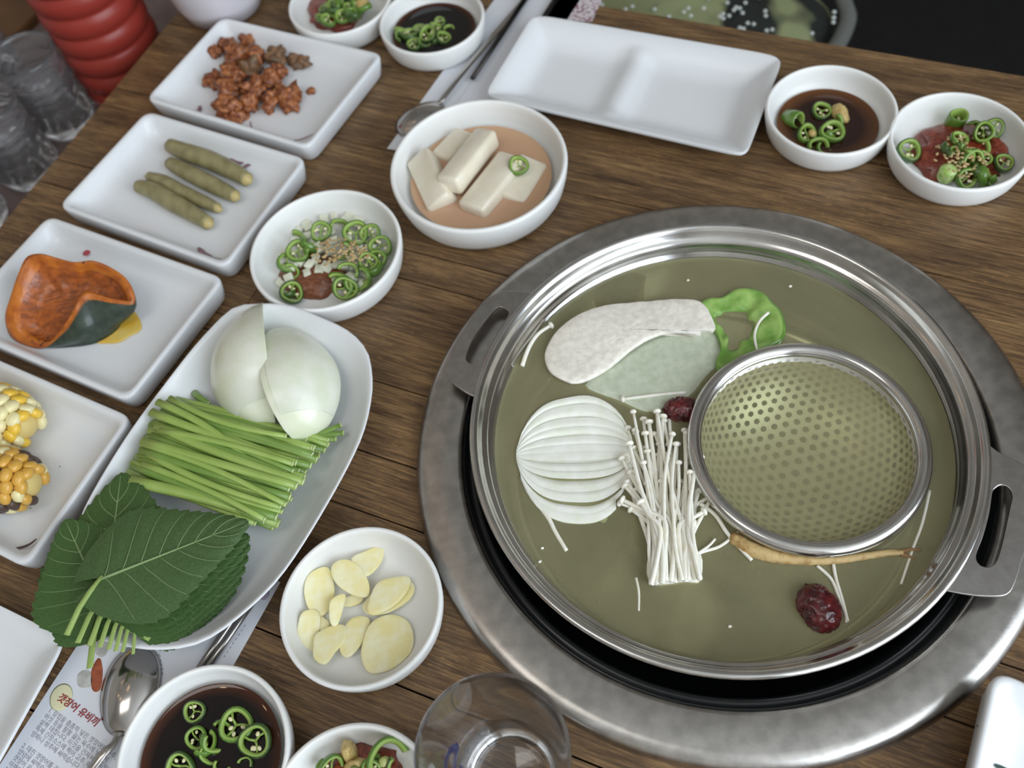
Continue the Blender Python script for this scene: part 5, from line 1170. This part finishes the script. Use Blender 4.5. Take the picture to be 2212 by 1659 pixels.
prof += [(.0495, z), (.0503, z + .02), (.0503, z + .09), (.050, z + .12), (.025, z + .15), (.024, z + .19), (.0001, z + .19)]
mesh('bottle_body', lathe(prof, bc, 64), M_redp, t)
mesh('bottle_cap', lathe([(.027, z + .155), (.028, z + .16), (.028, z + .19), (.026, z + .194), (.0001, z + .194)], bc, 32), mat('red_cap', (150, 40, 34), rough=.4), t)
M_glass2 = glass_mat('mug_glass', (.97, .98, 1, 1), .05, .05)
M_glass2.node_tree.nodes['Principled BSDF'].inputs['Transmission Weight'].default_value = .95
def mug(label, px, py, r=.034, h=.095, hang=0.0):
    c = at(px, py, SZ); c = Vector((c.x, c.y, SZ + .0003)); t = thing('glass_mug', label, 'mug', c, 'glass mugs on the trolley'); pr = [(.0001, 0), (r * .84, 0), (r * .9, .004)]
    for k in range(5): zz = .010 + k * .014; pr += [(r * .92, zz), (r * 1.0, zz + .005), (r * .98, zz + .010)]
    pr += [(r * .93, .082), (r * 1.02, h - .004), (r * 1.03, h), (r * .97, h + .001), (r * .94, h - .004), (r * .88, .075), (r * .84, .014), (.0001, .011)]
    vs, fs = lathe(pr, c, 40); vs = [Vector((c.x + (v.x - c.x) * (1 + .03 * math.sin(10 * math.atan2(v.y - c.y, v.x - c.x)) * (.08 > v.z - SZ > .008)), c.y + (v.y - c.y) * (1 + .03 * math.sin(10 * math.atan2(v.y - c.y, v.x - c.x)) * (.08 > v.z - SZ > .008)), v.z)) for v in vs]
    mesh('mug_body', (vs, fs), M_glass2, t)
    a = 2.4; hp = [c + Vector((math.cos(a) * rr_, math.sin(a) * rr_, zz)) for rr_, zz in ((r * .9, .074), (r * 1.5, .072), (r * 1.7, .05), (r * 1.5, .024), (r * .9, .018))]
    mesh('handle', tube(crom(hp, 5), .004, 8), M_glass2, t)
mug('clear ribbed glass mug standing next to the red bottle', 150, 266)
mug('clear ribbed glass mug nearest the second plate of the row', 72, 372)
mug('clear ribbed glass mug behind the two nearer mugs', 22, 205)
mug('clear ribbed glass mug at the left edge below the others', -40, 480)
bgc = uw(-.80, .80, SZ)
t = tag(mesh('dark_bag', sph(at(350, 10, -.20), (.10, .10, .09), 20, 14, .25, 14, 4), mat('navy_cloth', (24, 24, 34), (34, 32, 44), scale=30, rough=.8)), 'dark navy bag between the red bottle and the table corner', 'bag')
tb = at(486, 14, .0); TB = Vector((tb.x, tb.y, 0))
M_tub = mat('milky_plastic', (222, 218, 224), rough=.35, sss=.2)
t = thing('plastic_tub', 'milky white plastic tub behind the corner of the farthest plate', 'tub', TB)
mesh('tub_body', lathe([(.0001, .0005), (.034, 0), (.040, .003), (.046, .02), (.052, .06), (.054, .075), (.0555, .077), (.0540, .078), (.0520, .074), (.044, .02), (.036, .006), (.0001, .0045)], TB, 56), M_tub, t)
